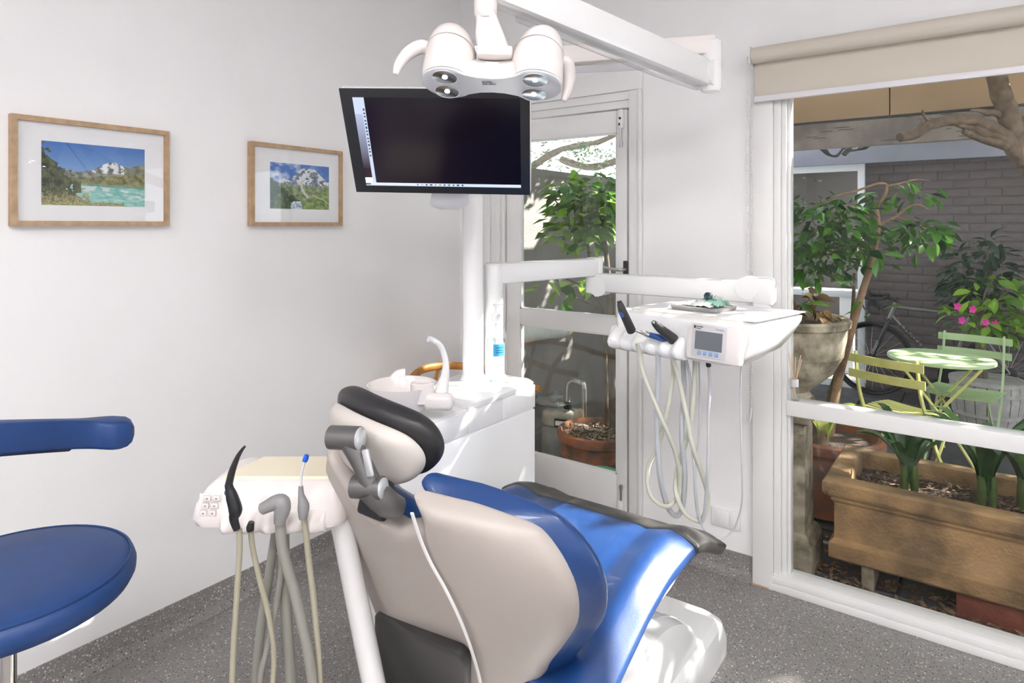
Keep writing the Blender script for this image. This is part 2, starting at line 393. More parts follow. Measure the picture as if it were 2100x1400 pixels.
# ---------------------------------------------------------------- roller blind
M_blind = MAT('cream_blind_cloth', (.60, .55, .475), .8, bump=.15, bscale=900)
rb = thing('roller_blind', 'cream roller blind half rolled up over the wide window', 'blind', (.5, 2.73, 2.02))
RY, RZ = 2.722, 2.20
obj('roller', G().tube([V(-.768, RY, RZ), V(1.82, RY, RZ)], .033, 20), M_blind, rb)
obj('cloth', G().bx(-.765, 1.815, RY+.022, RY+.025, 2.035, RZ), M_blind, rb, 0)
obj('bottom_bar', G().bx(-.768, 1.818, RY+.014, RY+.032, 2.012, 2.036, .003), MAT('white_aluminium', (.75, .73, .76), .35), rb)
obj('bracket', G().bx(-.776, -.770, RY-.03, WY, RZ-.035, RZ+.035), M_trim, rb, 0)
chm = MAT('white_bead_chain', (.78, .74, .73), .4)
for dx, dy in ((-.784, -.018), (-.780, .028)):
    g = G()
    zs = np.arange(.74, RZ, .011)
    for z in zs: g.lathe([(.0005, -.004), (.0032, -.002), (.0032, .002), (.0005, .004)], (dx, RY+dy, float(z)), 6)
    g.tube([V(dx, RY+dy, .735), V(dx, RY+dy, RZ)], .0012, 5)
    obj('bead_chain', g, chm, rb)
obj('chain_weight', G().tube([V(-.784, RY-.018, .74), V(-.785, RY-.01, .70), V(-.782, RY+.012, .70), V(-.780, RY+.028, .74)], .004, 8, 4), chm, rb)

# ---------------------------------------------------------------- power point
pp = thing('power_point', 'white double socket plate low on the wall by the door', 'socket', (-.90, WY, .24))
obj('plate', G().bx(-.962, -.838, WY-.012, WY, .195, .275, .004), M_trim, pp)
obj('rocker', G().bx(-.945, -.885, WY-.017, WY-.01, .205, .265, .003), M_enamel, pp); obj('rocker', G().bx(-.88, -.85, WY-.016, WY-.01, .21, .26, .002), M_enamel, pp)

# ---------------------------------------------------------------- framed photographs
def fbm(x, y, o=4, sd=0.):
    a = 0; w = .5; f = 1
    for i in range(o):
        a += w*noise.noise(Vector((x*f+sd, y*f-sd, sd*.7))); w *= .5; f *= 2
    return a
C = lambda *a: np.array(srgb(*a))
def clamp(x): return max(0., min(1., x))
def lake(s, t):
    n = 1.6*fbm(s*16, t*12, 5, 3.); m = 1.5*fbm(s*5, t*5, 4, 9.); f = fbm(s*55, t*40, 3, 6.)
    col = lerp(C(122, 160, 208), C(56, 112, 186), clamp((t-.5)*2.1))
    ridge = .56+.07*fbm(s*6, 1.3, 5, 2.)+.18*math.exp(-((s-.66)/.15)**2)+.72*max(0, s-.74)
    hill = .46+.20*max(0, s-.45)+.03*fbm(s*10, 0, 4, 5.)
    shore = .375-.03*s+.012*fbm(s*14, 3, 3, 1.)
    if t < ridge:
        col = lerp(C(92, 100, 96), C(168, 166, 156), clamp(.5+n+.5*f))
        if n+.8*m+.6*f > .16 and .42 < s < .82 and t > .545: col = lerp(C(206, 212, 220), C(240, 242, 245), clamp(.5+n))
        if s > .78: col = lerp(C(96, 104, 84), C(150, 148, 128), clamp(.5+n+.5*f))
    if t < hill: col = lerp(C(80, 92, 50), C(158, 150, 104), clamp(.5+n+.7*f))
    if t < shore and s > .15:
        r = 1.6*fbm(s*12, t*26, 4, 4.); col = lerp(C(112, 178, 172), C(172, 214, 204), clamp(.45+r+.4*(.3-t)))
        if abs((t-.25)+.20*(s-.6)) < .055 and r+m > .05: col = lerp(col, C(216, 220, 218), .8)
        if t > shore-.04: col = lerp(C(88, 110, 84), col, .4)
    edge = .22+.20*n+.30*clamp((.36-t)*3)*(1 if t < .36 else 0)*.9
    if s < edge and t < .42: col = lerp(C(78, 80, 56), C(182, 170, 122), clamp(.5+n+.8*f))
    if t < .92-1.75*s+.30*n and t > .18-.25*n and s < .36: col = lerp(C(22, 34, 20), C(104, 112, 70), clamp(.32+.9*n+f))
    if t < .055+.04*n and s < .78: col = lerp(C(120, 124, 80), C(176, 170, 116), clamp(.5+f*2))
    return np.clip(col, 0, 1)
def valley(s, t):
    n = 1.6*fbm(s*14, t*12, 5, 7.); m = 1.5*fbm(s*5, t*5, 4, 11.); f = fbm(s*55, t*40, 3, 4.)
    col = lerp(C(52, 112, 190), C(238, 242, 247), clamp(.25+1.5*m)) if s < .5 else lerp(C(48, 106, 186), C(140, 176, 216), clamp(m))
    ridge = .56+.40*math.exp(-((s-.64)/.30)**2)+.09*fbm(s*9, 0, 5, 2.)-.02
    if t < ridge:
        col = lerp(C(70, 88, 112), C(172, 178, 186), clamp(.45+n+.6*f))
        if n+.8*m > .12 and t > .55: col = lerp(C(196, 204, 214), C(240, 243, 247), clamp(.5+f*2))
        if t < .52+.14*m: col = lerp(C(78, 108, 66), C(158, 172, 122), clamp(.5+n+f))
        if abs(s-.57-.06*math.sin(t*9)) < .02+.02*n and .25 < t < .66: col = C(206, 202, 190)
    if t < .66*(1-s*1.6)+.16*n: col = lerp(C(14, 36, 24), C(64, 96, 54), clamp(.35+n+f))
    if t < .14+.56*max(0, s-.48)+.04*n: col = lerp(C(62, 100, 40), C(148, 168, 88), clamp(.5+n+f))
    if abs(t-(.33-.66*(s-.72))-.015*math.sin(s*30)) < .011 and s > .72: col = C(200, 190, 166)
    if t < .17 and abs(s-.42-.25*(t-.08)) < .13-.4*t: col = lerp(C(128, 154, 184), C(232, 237, 242), clamp(.5+n+2*f))
    if t < .30+.12*n and s < .33: col = lerp(C(18, 42, 24), C(92, 120, 62), clamp(.4+n+f))
    return np.clip(col, 0, 1)
M_print = VCOL('photo_print', .6)
def picture(y0, y1, fn, py0, py1, pz0, pz1, label):
    z0, z1, xf, w = 1.4995, 1.845, WX+.03, .0165
    t = thing('framed_photograph', label, 'picture', (WX, (y0+y1)/2, z0))
    def rail(a, b, c, d):   # outer corner, outer corner, inner, inner
        g = G(); return g.rings([[V(WX+.002, *p) for p in (a, b, c, d)], [V(xf, *p) for p in (a, b, c, d)]])
    o = [(y0, z0), (y1, z0), (y1, z1), (y0, z1)]; i_ = [(y0+w, z0+w), (y1-w, z0+w), (y1-w, z1-w), (y0+w, z1-w)]
    for k in range(4): obj('frame_rail', rail(o[k], o[(k+1) % 4], i_[(k+1) % 4], i_[k]), M_oak, t, 0)
    obj('mount_board', G().bx(WX+.002, xf-.012, y0+w, y1-w, z0+w, z1-w), M_white, t, 0)
    raster('print', fn, 220, 140, (xf-.0115, py0, pz0), (0, py1-py0, 0), (0, 0, pz1-pz0), M_print, t)
    obj('glazing', G().bx(xf-.0075, xf-.006, y0+w, y1-w, z0+w, z1-w), M_pic, t, 0)
picture(.676, 1.150, lake, .757, 1.068, 1.567, 1.771, 'oak framed photograph of a turquoise alpine lake below snowy peaks')
picture(1.474, 1.936, valley, 1.566, 1.866, 1.573, 1.768, 'oak framed photograph of a green valley stream under grey mountains')
# ================================================================== DENTAL CHAIR
ch = thing('dental_chair', 'blue and beige dental patient chair with reclined back and black headrest', 'dental chair', (-.93, 1.7, 0))
# ---- floor base and lift housing
def rrect(x0, x1, y0, y1, z, r, n=5):
    P = []
    for cx, cy, a0 in ((x1-r, y1-r, 0), (x0+r, y1-r, PI/2), (x0+r, y0+r, PI), (x1-r, y0+r, 1.5*PI)):
        for i in range(n+1):
            a = a0+i/n*PI/2; P.append(V(cx+r*math.cos(a), cy+r*math.sin(a), z))
    return P
g = G().rings([rrect(-1.135, -.725, 1.12, 2.30, 0.0, .05), rrect(-1.135, -.725, 1.12, 2.30, .06, .05), rrect(-1.125, -.735, 1.13, 2.29, .105, .06), rrect(-1.105, -.755, 1.15, 2.265, .125, .06), rrect(-1.07, -.79, 1.18, 2.22, .128, .06)])
obj('floor_base', g, M_enamel, ch, 30)
obj('base_inset', G().bx(-1.03, -.80, 1.45, 2.10, .125, .137, .004), M_grey_pl, ch)
def swoosh(x): return [V(x, y, z) for y, z in ((1.50, .12), (1.55, .24), (1.66, .30), (1.80, .30), (1.92, .265), (2.03, .20), (2.08, .12))]
A = []
for x, k in ((-1.06, .92), (-1.05, 1), (-.80, 1), (-.765, .97), (-.755, .85)):
    A.append([V(p.x, 1.78+(p.y-1.78)*k, .12+(p.z-.12)*k) for p in [V(x, q.y, q.z) for q in catmull(swoosh(x), 5)]])
obj('lift_housing', G().rings(A), M_enamel, ch, 40)
obj('housing_band', G().rings([[V(x, 1.78+(q.y-1.78)*1.012, .12+(q.z-.12)*1.02) for q in catmull(swoosh(x), 5)] for x in (-.835, -.815)]), M_grey_pl, ch)
obj('lift_arm', G().tube([V(-.93, 1.78, .2), V(-.93, 1.5, .36), V(-.93, 1.25, .47)], .1, 16, 4), M_enamel, ch)
# ---- backrest
ZS = [.40, .48, .545, .59, .67, .75, .83, .89, .94, .98, 1.01, 1.06]
LXs = [-1.305, -1.308, -1.302, -1.297, -1.285, -1.268, -1.245, -1.236, -1.226, -1.20, -1.17, -1.15]
RXs = [-.86, -.81, -.757, -.73, -.672, -.62, -.597, -.603, -.63, -.674, -.78, -.84]
_e = catmull([V(l, r, z) for z, l, r in zip(ZS, LXs, RXs)], 6); ZS = [p.z for p in _e]; LXs = [p.x for p in _e]; RXs = [p.y for p in _e]
def back_pt(s, t, ext=0., dy=0., zb=.42, dip=1., lift=0.):
    # notch for the head support in the top edge
    z_top = interp(s, [0, .05, .16, .27, .36, .50, .64, .72, .86, 1], [1.0, 1.03, 1.035, .985, .93, .915, .945, 1.0, .99, .955])
    z_top = z_top if dip == 1 else lerp(1.0, z_top, dip)
    z = lerp(zb, z_top+lift, t)
    L = interp(z, ZS, LXs)-ext*.4; R = interp(z, ZS, RXs)+ext
    x = lerp(L, R, s); y = 1.4-.5*z-.055*(1-(2*s-1)**2)+.03*abs(2*s-1)**3+dy
    return V(x, y, z)
NB = V(0, -.894, -.447)
obj('back_shell', G().pillow(lambda s, t: back_pt(s, t), NB, .022, .03, 44, 44, 26, .5), M_beige, ch, 60)
obj('back_cushion', G().pillow(lambda s, t: back_pt(s, t, .032, .046, .40, 1., .018), NB, .03, .05, 44, 44, 9, .5), M_blue, ch, 60)
# raised white strip standing in for the highlight along the shell crease
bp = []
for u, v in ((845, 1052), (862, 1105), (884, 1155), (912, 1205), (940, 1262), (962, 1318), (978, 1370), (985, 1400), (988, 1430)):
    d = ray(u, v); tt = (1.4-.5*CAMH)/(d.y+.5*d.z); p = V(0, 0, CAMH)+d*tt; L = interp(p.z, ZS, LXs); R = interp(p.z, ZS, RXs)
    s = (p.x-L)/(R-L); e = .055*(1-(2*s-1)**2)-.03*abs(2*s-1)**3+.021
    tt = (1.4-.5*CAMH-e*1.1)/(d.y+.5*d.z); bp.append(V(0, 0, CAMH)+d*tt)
obj('crease_highlight', G().tube(bp, .0040, 8, 4, flat=.6), M_enamel, ch)
# dark cover at the foot of the back
def plpt(u, v, off):
    d = ray(u, v); tt = (1.4-.5*CAMH-off)/(d.y+.5*d.z); return V(0, 0, CAMH)+d*tt
def bulge_at(p):
    z = max(.42, p.z); s = min(1, max(0, (p.x-interp(z, ZS, LXs))/(interp(z, ZS, RXs)-interp(z, ZS, LXs)))); return .055*(1-(2*s-1)**2)-.03*abs(2*s-1)**3
def cover_pt(s, t):
    u = lerp(769, 956, s); v = lerp(1560, interp(u, [769, 776, 800, 850, 905, 935, 948, 956], [1262, 1254, 1268, 1299, 1325, 1338, 1350, 1366]), t)
    return plpt(u, v, bulge_at(plpt(u, v, .03))*interp(plpt(u, v, 0).z, [.2, .42], [.6, 1])+.047)
obj('lower_cover', G().pillow(cover_pt, NB, .004, .03, 24, 20, 30, .5), M_dgrey, ch, 50)
# ---- head support
hc = V(-1.015, .878, 1.052)
hx = V(.985, .03, -.15).normalized(); hn = V(-.05, -.93, -.30); hn = (hn-hx*hn.dot(hx)).normalized(); hz = hn.cross(hx); hz = hz if hz.z > 0 else -hz
def head_pt(k, off, dz=0.):
    def f(s, t):
        a = 2*s-1; b = 2*t-1
        # squircle disc, flatter above than below
        x = a*math.sqrt(max(0, 1-b*b*.42)); z = b*math.sqrt(max(0, 1-a*a*.46))
        return hc+hx*(x*.143*k)+hz*((z*.079+.0)*k+dz)-hn*off+(-hn)*(.035*abs(x)**2)
    return f
hs = obj('head_shell', G().pillow(head_pt(.93, 0.), hn, .028, .01, 28, 22, 6, .5), MAT('pale_grey_beige_shell', (.55, .51, .475), .4), ch, 60)
hp_ = obj('headrest', G().pillow(head_pt(1.04, .030, .008), hn, .022, .045, 30, 24, 5, .5), M_black, ch, 60)
# jointed bracket
ax = V(.93, .34, .05).normalized()
def drum(c, r, l, m, nm, par): return obj(nm, G().tube([c-ax*l, c+ax*l*.15], r, 20), m, par)
j1 = at(738, 899, 1.215); j2 = at(784, 1001, 1.20)
br = obj('support_bracket', G().tube([j1-ax*.025, lerp(j1, j2, .5)-ax*.02, j2-ax*.02], [.021, .019, .021], 12, 4), M_grey_m, ch)
obj('hinge_drum', G().tube([j1-ax*.062, j1+ax*.0], .0225, 20), M_grey_m, br); obj('hinge_drum', G().tube([j2-ax*.06, j2+ax*.0], .0215, 20), M_grey_m, br)
for j, r in ((j1, .0212), (j2, .019)):
    a = obj('hinge_cap', G().tube([j-ax*.002, j+ax*.003, j+ax*.005], [r, r, r*.86], 24), M_silver, br)
obj('slide_panel', G().box(lerp(j1, j2, .42)+V(.012, -.014, 0), (.016, .008, .05), Matrix.Rotation(-.32, 3, 'Y'), .003), M_silver, br)
obj('bracket_foot', G().tube([j2-ax*.025, j2-ax*.02+V(.012, .025, -.035), j2-ax*.02+V(.02, .05, -.05)], [.026, .026, .02], 14, 3), M_grey_m, br)
obj('neck_plate', G().box(at(770, 1020, 1.27), (.075, .02, .075), Matrix.Rotation(-.3, 3, 'X'), .008), M_blackp, ch)
# ---- seat
def seat_z(y): return interp(y, [1.02, 1.1, 1.19, 1.27, 1.40, 1.51, 1.64, 1.72, 1.80, 1.88], [.515, .525, .553, .588, .642, .664, .668, .652, .615, .575])
SY = [(1.02+.06*i) for i in range(15)]
sm = catmull([V(0, y, seat_z(y)) for y in SY], 4)
def seat_pt(s, t, y0=1.13, y1=1.70, ex=0., dz=0.):
    y = lerp(y0, y1, t); q = [p for p in sm]; z = interp(y, [p.y for p in q], [p.z for p in q])
    w = interp(y, [1.0, 1.2, 1.4, 1.6, 1.9], [.30, .315, .318, .318, .325])+ex
    a = 2*s-1
    bol = .020*math.exp(-((abs(a)-.80)/.13)**2)-.055*max(0, abs(a)-.82)**1.2*2.2-.012*math.exp(-((abs(a)-.56)/.05)**2)*.6
    return V(-.935+a*w, y, z-.012+bol*interp(y, [1.0, 1.2, 1.6, 1.72], [1, 1, .9, .5])+dz)
obj('seat_cushion', G().pillow(lambda s, t: seat_pt(s, t), EZ, .012, .055, 48, 40, 14, .45), M_blue, ch, 60)
obj('toe_pad', G().pillow(lambda s, t: seat_pt(s, t, 1.66, 1.875, .008, .006), EZ, .012, .045, 40, 16, 14, .45), MAT('charcoal_vinyl', (.05, .048, .047), .36, bump=.08, bscale=600), ch, 60)
obj('seat_pan', G().pillow(lambda s, t: seat_pt(s, t, 1.24, 1.62, -.03, -.062), EZ, .005, .05, 24, 24, 10, .5), M_enamel, ch, 60)

# ================================================================== STOOL
st = thing('operator_stool', 'blue vinyl operator stool with curved arm backrest and chrome post', 'stool', (-1.53, .427, 0))
sc = V(-1.53, .427, 0); r = .215; zt = .822
pr = [(0, zt-.052), (.19, zt-.056), (.207, zt-.05), (r, zt-.035), (r+.001, zt-.02), (r-.003, zt-.008), (r-.012, zt-.001), (.19, zt+.004), (.12, zt+.007), (0, zt+.008)]
obj('seat', G().lathe(pr, (sc.x, sc.y, 0), 56), M_bluelt, st, 60)
obj('seat_piping', G().tube([V(sc.x+(r-.009)*math.cos(a), sc.y+(r-.009)*math.sin(a), zt-.001) for a in np.linspace(0, 2*PI, 60)[:-1]], .0028, 6, 0, True), M_bluelt, st)
obj('seat_plate', G().lathe([(.13, zt-.075), (.16, zt-.055)], (sc.x, sc.y, 0), 32), M_dgrey, st)
obj('gas_post', G().lathe([(.024, .10), (.024, .45), (.0135, .45), (.0135, zt-.07)], (sc.x, sc.y, 0), 20), M_chrome, st)
for k in range(5):
    a = k*2*PI/5+.3; d = V(math.cos(a), math.sin(a), 0)
    lg = obj('base_leg', G().tube([sc+d*.02+V(0, 0, .11), sc+d*.16+V(0, 0, .10), sc+d*.27+V(0, 0, .075)], [.024, .02, .015], 10, 3), M_chrome, st)
    obj('caster', G().tube([sc+d*.275+V(-d.y, d.x, 0)*.018+V(0, 0, .03), sc+d*.275-V(-d.y, d.x, 0)*.018+V(0, 0, .03)], .03, 18), M_blackp, lg)
# torso support
pts = [at(-330, 920, .92), at(-150, 905, 1.05), at(20, 895, 1.16), at(120, 890, 1.24), at(190, 888, 1.30), at(245, 886, 1.33)]
P = catmull(pts, 6); R_ = []
for i, p in enumerate(P):
    t = (P[min(i+1, len(P)-1)]-P[max(i-1, 0)]); t.z = 0; t.normalize(); b = V(-t.y, t.x, 0)
    q = i/(len(P)-1); bulge = .026+.010*math.exp(-((q-.92)/.10)**2)-.006*math.exp(-((q-.62)/.12)**2)
    sec = []
    for j in range(20):
        a = 2*PI*j/20; ca, sa = math.cos(a), math.sin(a)
        sec.append(p+b*(bulge*math.copysign(abs(ca)**.38, ca))+EZ*(.029*math.copysign(abs(sa)**.3, sa)))
    R_.append(sec)
endc = P[-1]; t = (P[-1]-P[-2]); t.z = 0; t.normalize()
for k, sh in ((.92, .012), (.7, .021), (.3, .026)): R_.append([endc+(p-P[-1])*k+t*sh for p in R_[len(P)-1]])
obj('backrest', G().rings(R_), M_bluelt, st, 60)
obj('backrest_plate', G().tube([p-EZ*.030 for p in P[:20]], .018, 8, 0, False, .25), M_dgrey, st)
obj('backrest_post', G().tube([P[4]-EZ*.03, P[4]+V(-.02, -.02, -.2), sc+V(-.1, -.08, zt-.07)], .012, 10, 4), M_chrome, st)

# ================================================================== WATER UNIT (cabinet, bowl, column)
FX = -1.341; UY0, UY1 = 1.40, 1.972
wu = thing('water_unit', 'white dental water unit cabinet with spittoon bowl and tall column', 'cabinet', (-1.56, 1.62, 0))
obj('body', G().bx(-1.64, FX-.004, UY0, UY1-.003, .0, .905, .012, 3), M_enamel, wu)
obj('lower_panel', G().bx(FX-.012, FX, UY0+.002, UY1, .02, .824, .006), M_enamel, wu)
for a, b in ((UY0+.002, 1.587), (1.590, 1.768), (1.771, 1.972)):
    dp = obj('upper_panel', G().bx(FX-.012, FX, a, b, .828, .902 if b < 1.588 else .912, .003), M_enamel, wu)
    if a > 1.75: obj('flap', G().bx(FX-.002, FX+.0015, a+.02, b-.045, .838, .903, .001), M_enamel, dp)
obj('lid', G().rings([rrect(-1.63, FX+.004, 1.592, UY1+.008, .905, .045), rrect(-1.63, FX+.006, 1.590, UY1+.010, .914, .045), rrect(-1.63, FX+.006, 1.590, UY1+.010, .922, .045), rrect(-1.62, FX-.006, 1.60, UY1, .93, .04)]), M_enamel, wu, 40)
cx, cy = -1.538, 1.848
obj('column', G().lathe([(.052, .928), (.046, .936), (.039, .95), (.039, 2.13)], (cx, cy, 0), 32), M_enamel, wu)
# spittoon
bc = V(-1.47, 1.42, 0)
prof = [(.035, .905), (.05, .91), (.075, .93), (.098, .965), (.107, 1.0), (.109, 1.006), (.104, 1.006), (.09, .97), (.06, .935), (.0, .925)]
obj('spittoon_bowl', G().lathe(prof, bc, 40), M_warm, wu, 60)
q = at(866, 800, 1.97)
cf = obj('cup_filler', G().lathe([(.034, -.035), (.036, .01), (.036, .022), (.030, .026), (.026, .021), (0, .02)], q, 28).box(q+V(.05, .02, -.03), (.09, .05, .05), .5, .015), M_warm, wu, 50)
sp0 = [at(904, 832, 1.98), at(906, 800, 1.98), at(913, 768, 1.98), at(914, 742, 1.98), at(908, 718, 1.98), at(898, 703, 1.97), at(886, 697, 1.96)]
obj('spout', G().tube(sp0, [.024, .022, .013, .0095, .009, .0085, .008], 14, 5), M_enamel, wu)
obj('spout_tip', G().tube([at(889, 698, 1.965), at(879, 695, 1.955)], .0098, 12), M_grey_pl, wu)

# ================================================================== HAND SANITISER
bz = at(1017, 784, 2.346); bz.z = .931
hb = thing('sanitiser_bottle', 'clear pump bottle of hand sanitiser with blue label', 'bottle', bz)
obj('bottle', G().lathe([(.034, 0), (.0375, .006), (.0375, .16), (.035, .18), (.024, .205), (.0135, .213), (.0135, .222)], bz, 32), M_clear, hb, 60)
M_gel = MAT('clear_gel', (.82, .87, .9), .1); 
obj('gel', G().lathe([(.030, .004), (.034, .01), (.034, .155), (0, .155)], bz, 28), GLASS('gel_liquid', (.90, .95, .96), .5), hb)
d = (-V(bz.x, bz.y, 0)).normalized(); sd_ = V(-d.y, d.x, 0)
def arc_patch(r, a0, a1, z0, z1):
    g = G(); n = 8; vs = []
    for i in range(n+1):
        a = lerp(a0, a1, i/n); w = d*math.cos(a)*r+sd_*math.sin(a)*r
        vs += [bz+w+EZ*z0, bz+w+EZ*z1]
    return g.add(vs, [(2*i, 2*i+2, 2*i+3, 2*i+1) for i in range(n)])
lb = obj('label', arc_patch(.0379, -.35, .95, .02, .145), MAT('white_label', (.85, .88, .9), .5), hb)
obj('label_band', arc_patch(.0382, -.25, .92, .10, .143), MAT('blue_label', srgb(60, 160, 205), .5), lb)
for z in (.112, .120, .129): obj('label_line', arc_patch(.0384, .0, .8, z, z+.0025), MAT('label_ink', srgb(20, 80, 130), .5), lb)
for z in (.03, .04, .05, .06, .072): obj('label_line', arc_patch(.0384, .1, .7, z, z+.002), MAT('label_ink_grey', (.45, .47, .5), .5), lb)
pm = obj('pump', G().lathe([(.0165, .215), (.0165, .245), (.010, .25), (.0045, .254), (.0045, .276), (.010, .277), (.010, .283), (0, .284)], bz, 20).tube([bz+EZ*.281, bz+EZ*.281-E1*.0+E1*.028], .004, 8), M_enamel, hb)
obj('dip_tube', G().tube([bz+EZ*.02, bz+EZ*.215], .003, 8), M_grey_pl, hb)
# ================================================================== MONITOR on the column
mc = V(-1.2684, 1.3671, 1.7375)
MR = Matrix.Rotation(.5545, 3, 'Z')@Matrix.Rotation(.5726, 3, 'X')@Matrix.Rotation(.0247, 3, 'Y')
mw = thing('monitor', 'wide black computer monitor on a swing arm above the patient chair', 'monitor', mc)
def mp(x, y, z): return mc+MR@V(x, y, z)
obj('housing', G().box(mp(0, .018, 0), (.5345, .03, .322), MR, .006), M_enamel, mw)
obj('housing_back', G().box(mp(0, .045, 0), (.36, .05, .2), MR, .02), M_enamel, mw)
obj('bezel', G().box(mp(0, .0, 0), (.53, .006, .33), MR, .0015), MAT('dark_bezel', (.018, .02, .026), .3), mw)
SWd, SHt = .468, .280; sx0, sz0 = -.2300, -.1400
def screen(s, t):
    if t < .035:
        c = C(186, 196, 214)
        k = (s-.33)/.32
        if 0 < k < 1 and .006 < t < .03 and (k*11) % 1 < .45: c = [C(70, 130, 210), C(160, 170, 180), C(40, 50, 60), C(60, 70, 90), C(180, 120, 90), C(150, 150, 60), C(30, 60, 120), C(40, 130, 90), C(70, 80, 90), C(40, 60, 120), C(30, 40, 60)][int(k*11) % 11]
        if s < .03 and .012 < t < .026: c = C(60, 70, 90)
        return c*.85
    if s < .068:
        c = C(170, 182, 204)
        if s > .045:
            k = (.88-t)/.55
            if 0 < k < 1 and (k*14) % 1 < .5 and .05 < s < .064: c = C(60, 66, 76)
        elif t < .82:
            c = lerp(C(150, 158, 180), C(38, 20, 34), max(0, min(1, (.80-t)/.6)))
            if t < .05+.05: c = C(205, 208, 220)
        return c*.85
    return C(20, 11, 22)*(1-s*.6)*.8+C(2, 4, 10)*(s*.6)
raster('screen', screen, 190, 112, mp(sx0, -.0036, sz0), MR@V(SWd, 0, 0), MR@V(0, 0, SHt), VCOL('lit_screen', .16, .9), mw)
obj('pivot_cover', G().tube([at(886, 405, 2.02), at(905, 408, 2.02), at(938, 408, 2.02), at(950, 405, 2.03)], [.026, .033, .033, .026], 16, 3), M_grey_pl, mw)
obj('pivot_bracket', G().box(at(948, 400, 2.05), (.03, .05, .06), .5, .01), M_enamel, mw)
obj('swing_arm', G().tube([mp(0, .06, 0), mp(0, .11, -.02), V(cx+.06, cy-.12, 1.66), V(cx, cy, 1.66)], .024, 14, 5), M_enamel, mw)
obj('arm_collar', G().lathe([(.052, 1.62), (.052, 1.70)], (cx, cy, 0), 28), M_enamel, mw)

# ================================================================== OPERATING LAMP
lp = thing('operating_lamp', 'white dental operating lamp with four lit lenses on a long jointed arm', 'lamp', at(1012, 185, 1.5))
kn = at(1449, 140, 2.18)
# first arm from the column to the elbow
a0 = V(cx, cy, 2.12); a1 = V(kn.x, kn.y, 2.10)
dv = (a1-a0).normalized(); L1 = (a1-a0).length; ang = math.atan2(dv.y, dv.x)
obj('upper_arm', G().box((a0+a1)/2+EZ*.0, (L1+.06, .06, .066), ang, .01), M_warm, lp)
obj('upper_hub', G().lathe([(.047, 2.03), (.047, 2.16), (.03, 2.17)], (cx, cy, 0), 28), M_enamel, lp)
M_tubec = GLASS('clear_sleeve', (.94, .94, .95), .6)
obj('cable_sleeve', G().tube([a0+dv*.1-EZ*.048, a0+dv*.5-EZ*.05, a1-dv*.1-EZ*.046], .014, 10, 4), M_tubec, lp)
# elbow
obj('elbow', G().lathe([(.030, 1.955), (.036, 1.965), (.036, 2.03), (.0365, 2.032), (.036, 2.034), (.036, 2.12), (.03, 2.128)], (kn.x+.012, kn.y+.01, 0), 28), M_enamel, lp, 50)
b0 = V(kn.x, kn.y, 2.012); b1 = at(1004, -34, 1.5)
dv = (b1-b0).normalized(); L2 = (b1-b0).length
zx = V(0, 0, 1)-dv*dv.z; zx.normalize(); yx = zx.cross(dv)
MB_ = Matrix((dv, yx, zx)).transposed()
obj('lamp_arm', G().box((b0+b1)/2+dv*.02, (L2-.02, .062, .088), MB_, .01), M_enamel, lp)
obj('elbow_cap', G().tube([b0+yx*.036-dv*.0, b0-yx*.036], .046, 26), M_enamel, lp)
obj('cable_sleeve', G().tube([b0+dv*.06-zx*.05, b0+dv*.3-zx*.055, b0+dv*.6-zx*.052, b1-dv*.1-zx*.05], .015, 10, 5), M_tubec, lp)
# head: axes along the head, toward the patient and up, tipped toward the chair
tip = math.radians(17)
hl = (E1+E2*-.10).normalized(); hl = (hl+EZ*-.055).normalized()
hb_ = (-E2*math.cos(tip)+EZ*-math.sin(tip)*0); hb_ = (-E2-hl*(-E2).dot(hl)).normalized()
hu = hl.cross(-hb_); hu = hu if hu.z > 0 else -hu
Rt = Matrix.Rotation(-tip, 3, hl); 
if (Rt@hu).dot(-E2) > hu.dot(-E2): Rt = Matrix.Rotation(tip, 3, hl)
hu = Rt@hu; hb_ = Rt@hb_
hc0 = at(1008, 171, 1.5)
def hp3(a, b, c): return hc0+hl*a+hb_*b+hu*c
hd = obj('lamp_head', G(), M_warm, lp) if False else None
lobes = []
for sgn in (-1, 1):
    ac = sgn*.1035
    rings_ = []
    for c, k, da, db in ((0, 1.0, 0, 0), (.010, 1.035, 0, 0), (.03, 1.03, 0, 0), (.06, 1.0, 0, .0), (.09, .96, -.002, -.004), (.115, .86, -.004, -.008), (.135, .70, -.006, -.012), (.150, .48, -.008, -.016), (.158, .22, -.008, -.018), (.160, .02, -.008, -.018)):
        rings_.append([hp3(ac+da*sgn*-1+0.060*k*math.cos(2*PI*j/32), db+.071*k*math.sin(2*PI*j/32), c) for j in range(32)])
    o = obj('lamp_pod', G().rings(rings_), M_warm, lp, 70); lobes.append(o)
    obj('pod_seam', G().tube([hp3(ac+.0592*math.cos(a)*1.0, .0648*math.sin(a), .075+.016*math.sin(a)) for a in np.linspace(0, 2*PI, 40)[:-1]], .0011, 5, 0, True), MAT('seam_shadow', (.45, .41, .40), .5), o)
g = G(); RR = []
for i in range(25):
    a = lerp(-.075, .075, i/24); q = 1-(abs(a)/.075)**2
    hb2 = .058-.026*q; top = .062-.012*q
    RR.append([hp3(a, y_, z_) for y_, z_ in ((-hb2, .0), (hb2, 0), (hb2*1.02, .012), (hb2*.9, top*.6), (hb2*.4, top), (-hb2*.6, top), (-hb2*.95, top*.5))])
obj('bridge', g.rings(RR), M_warm, lp, 50)
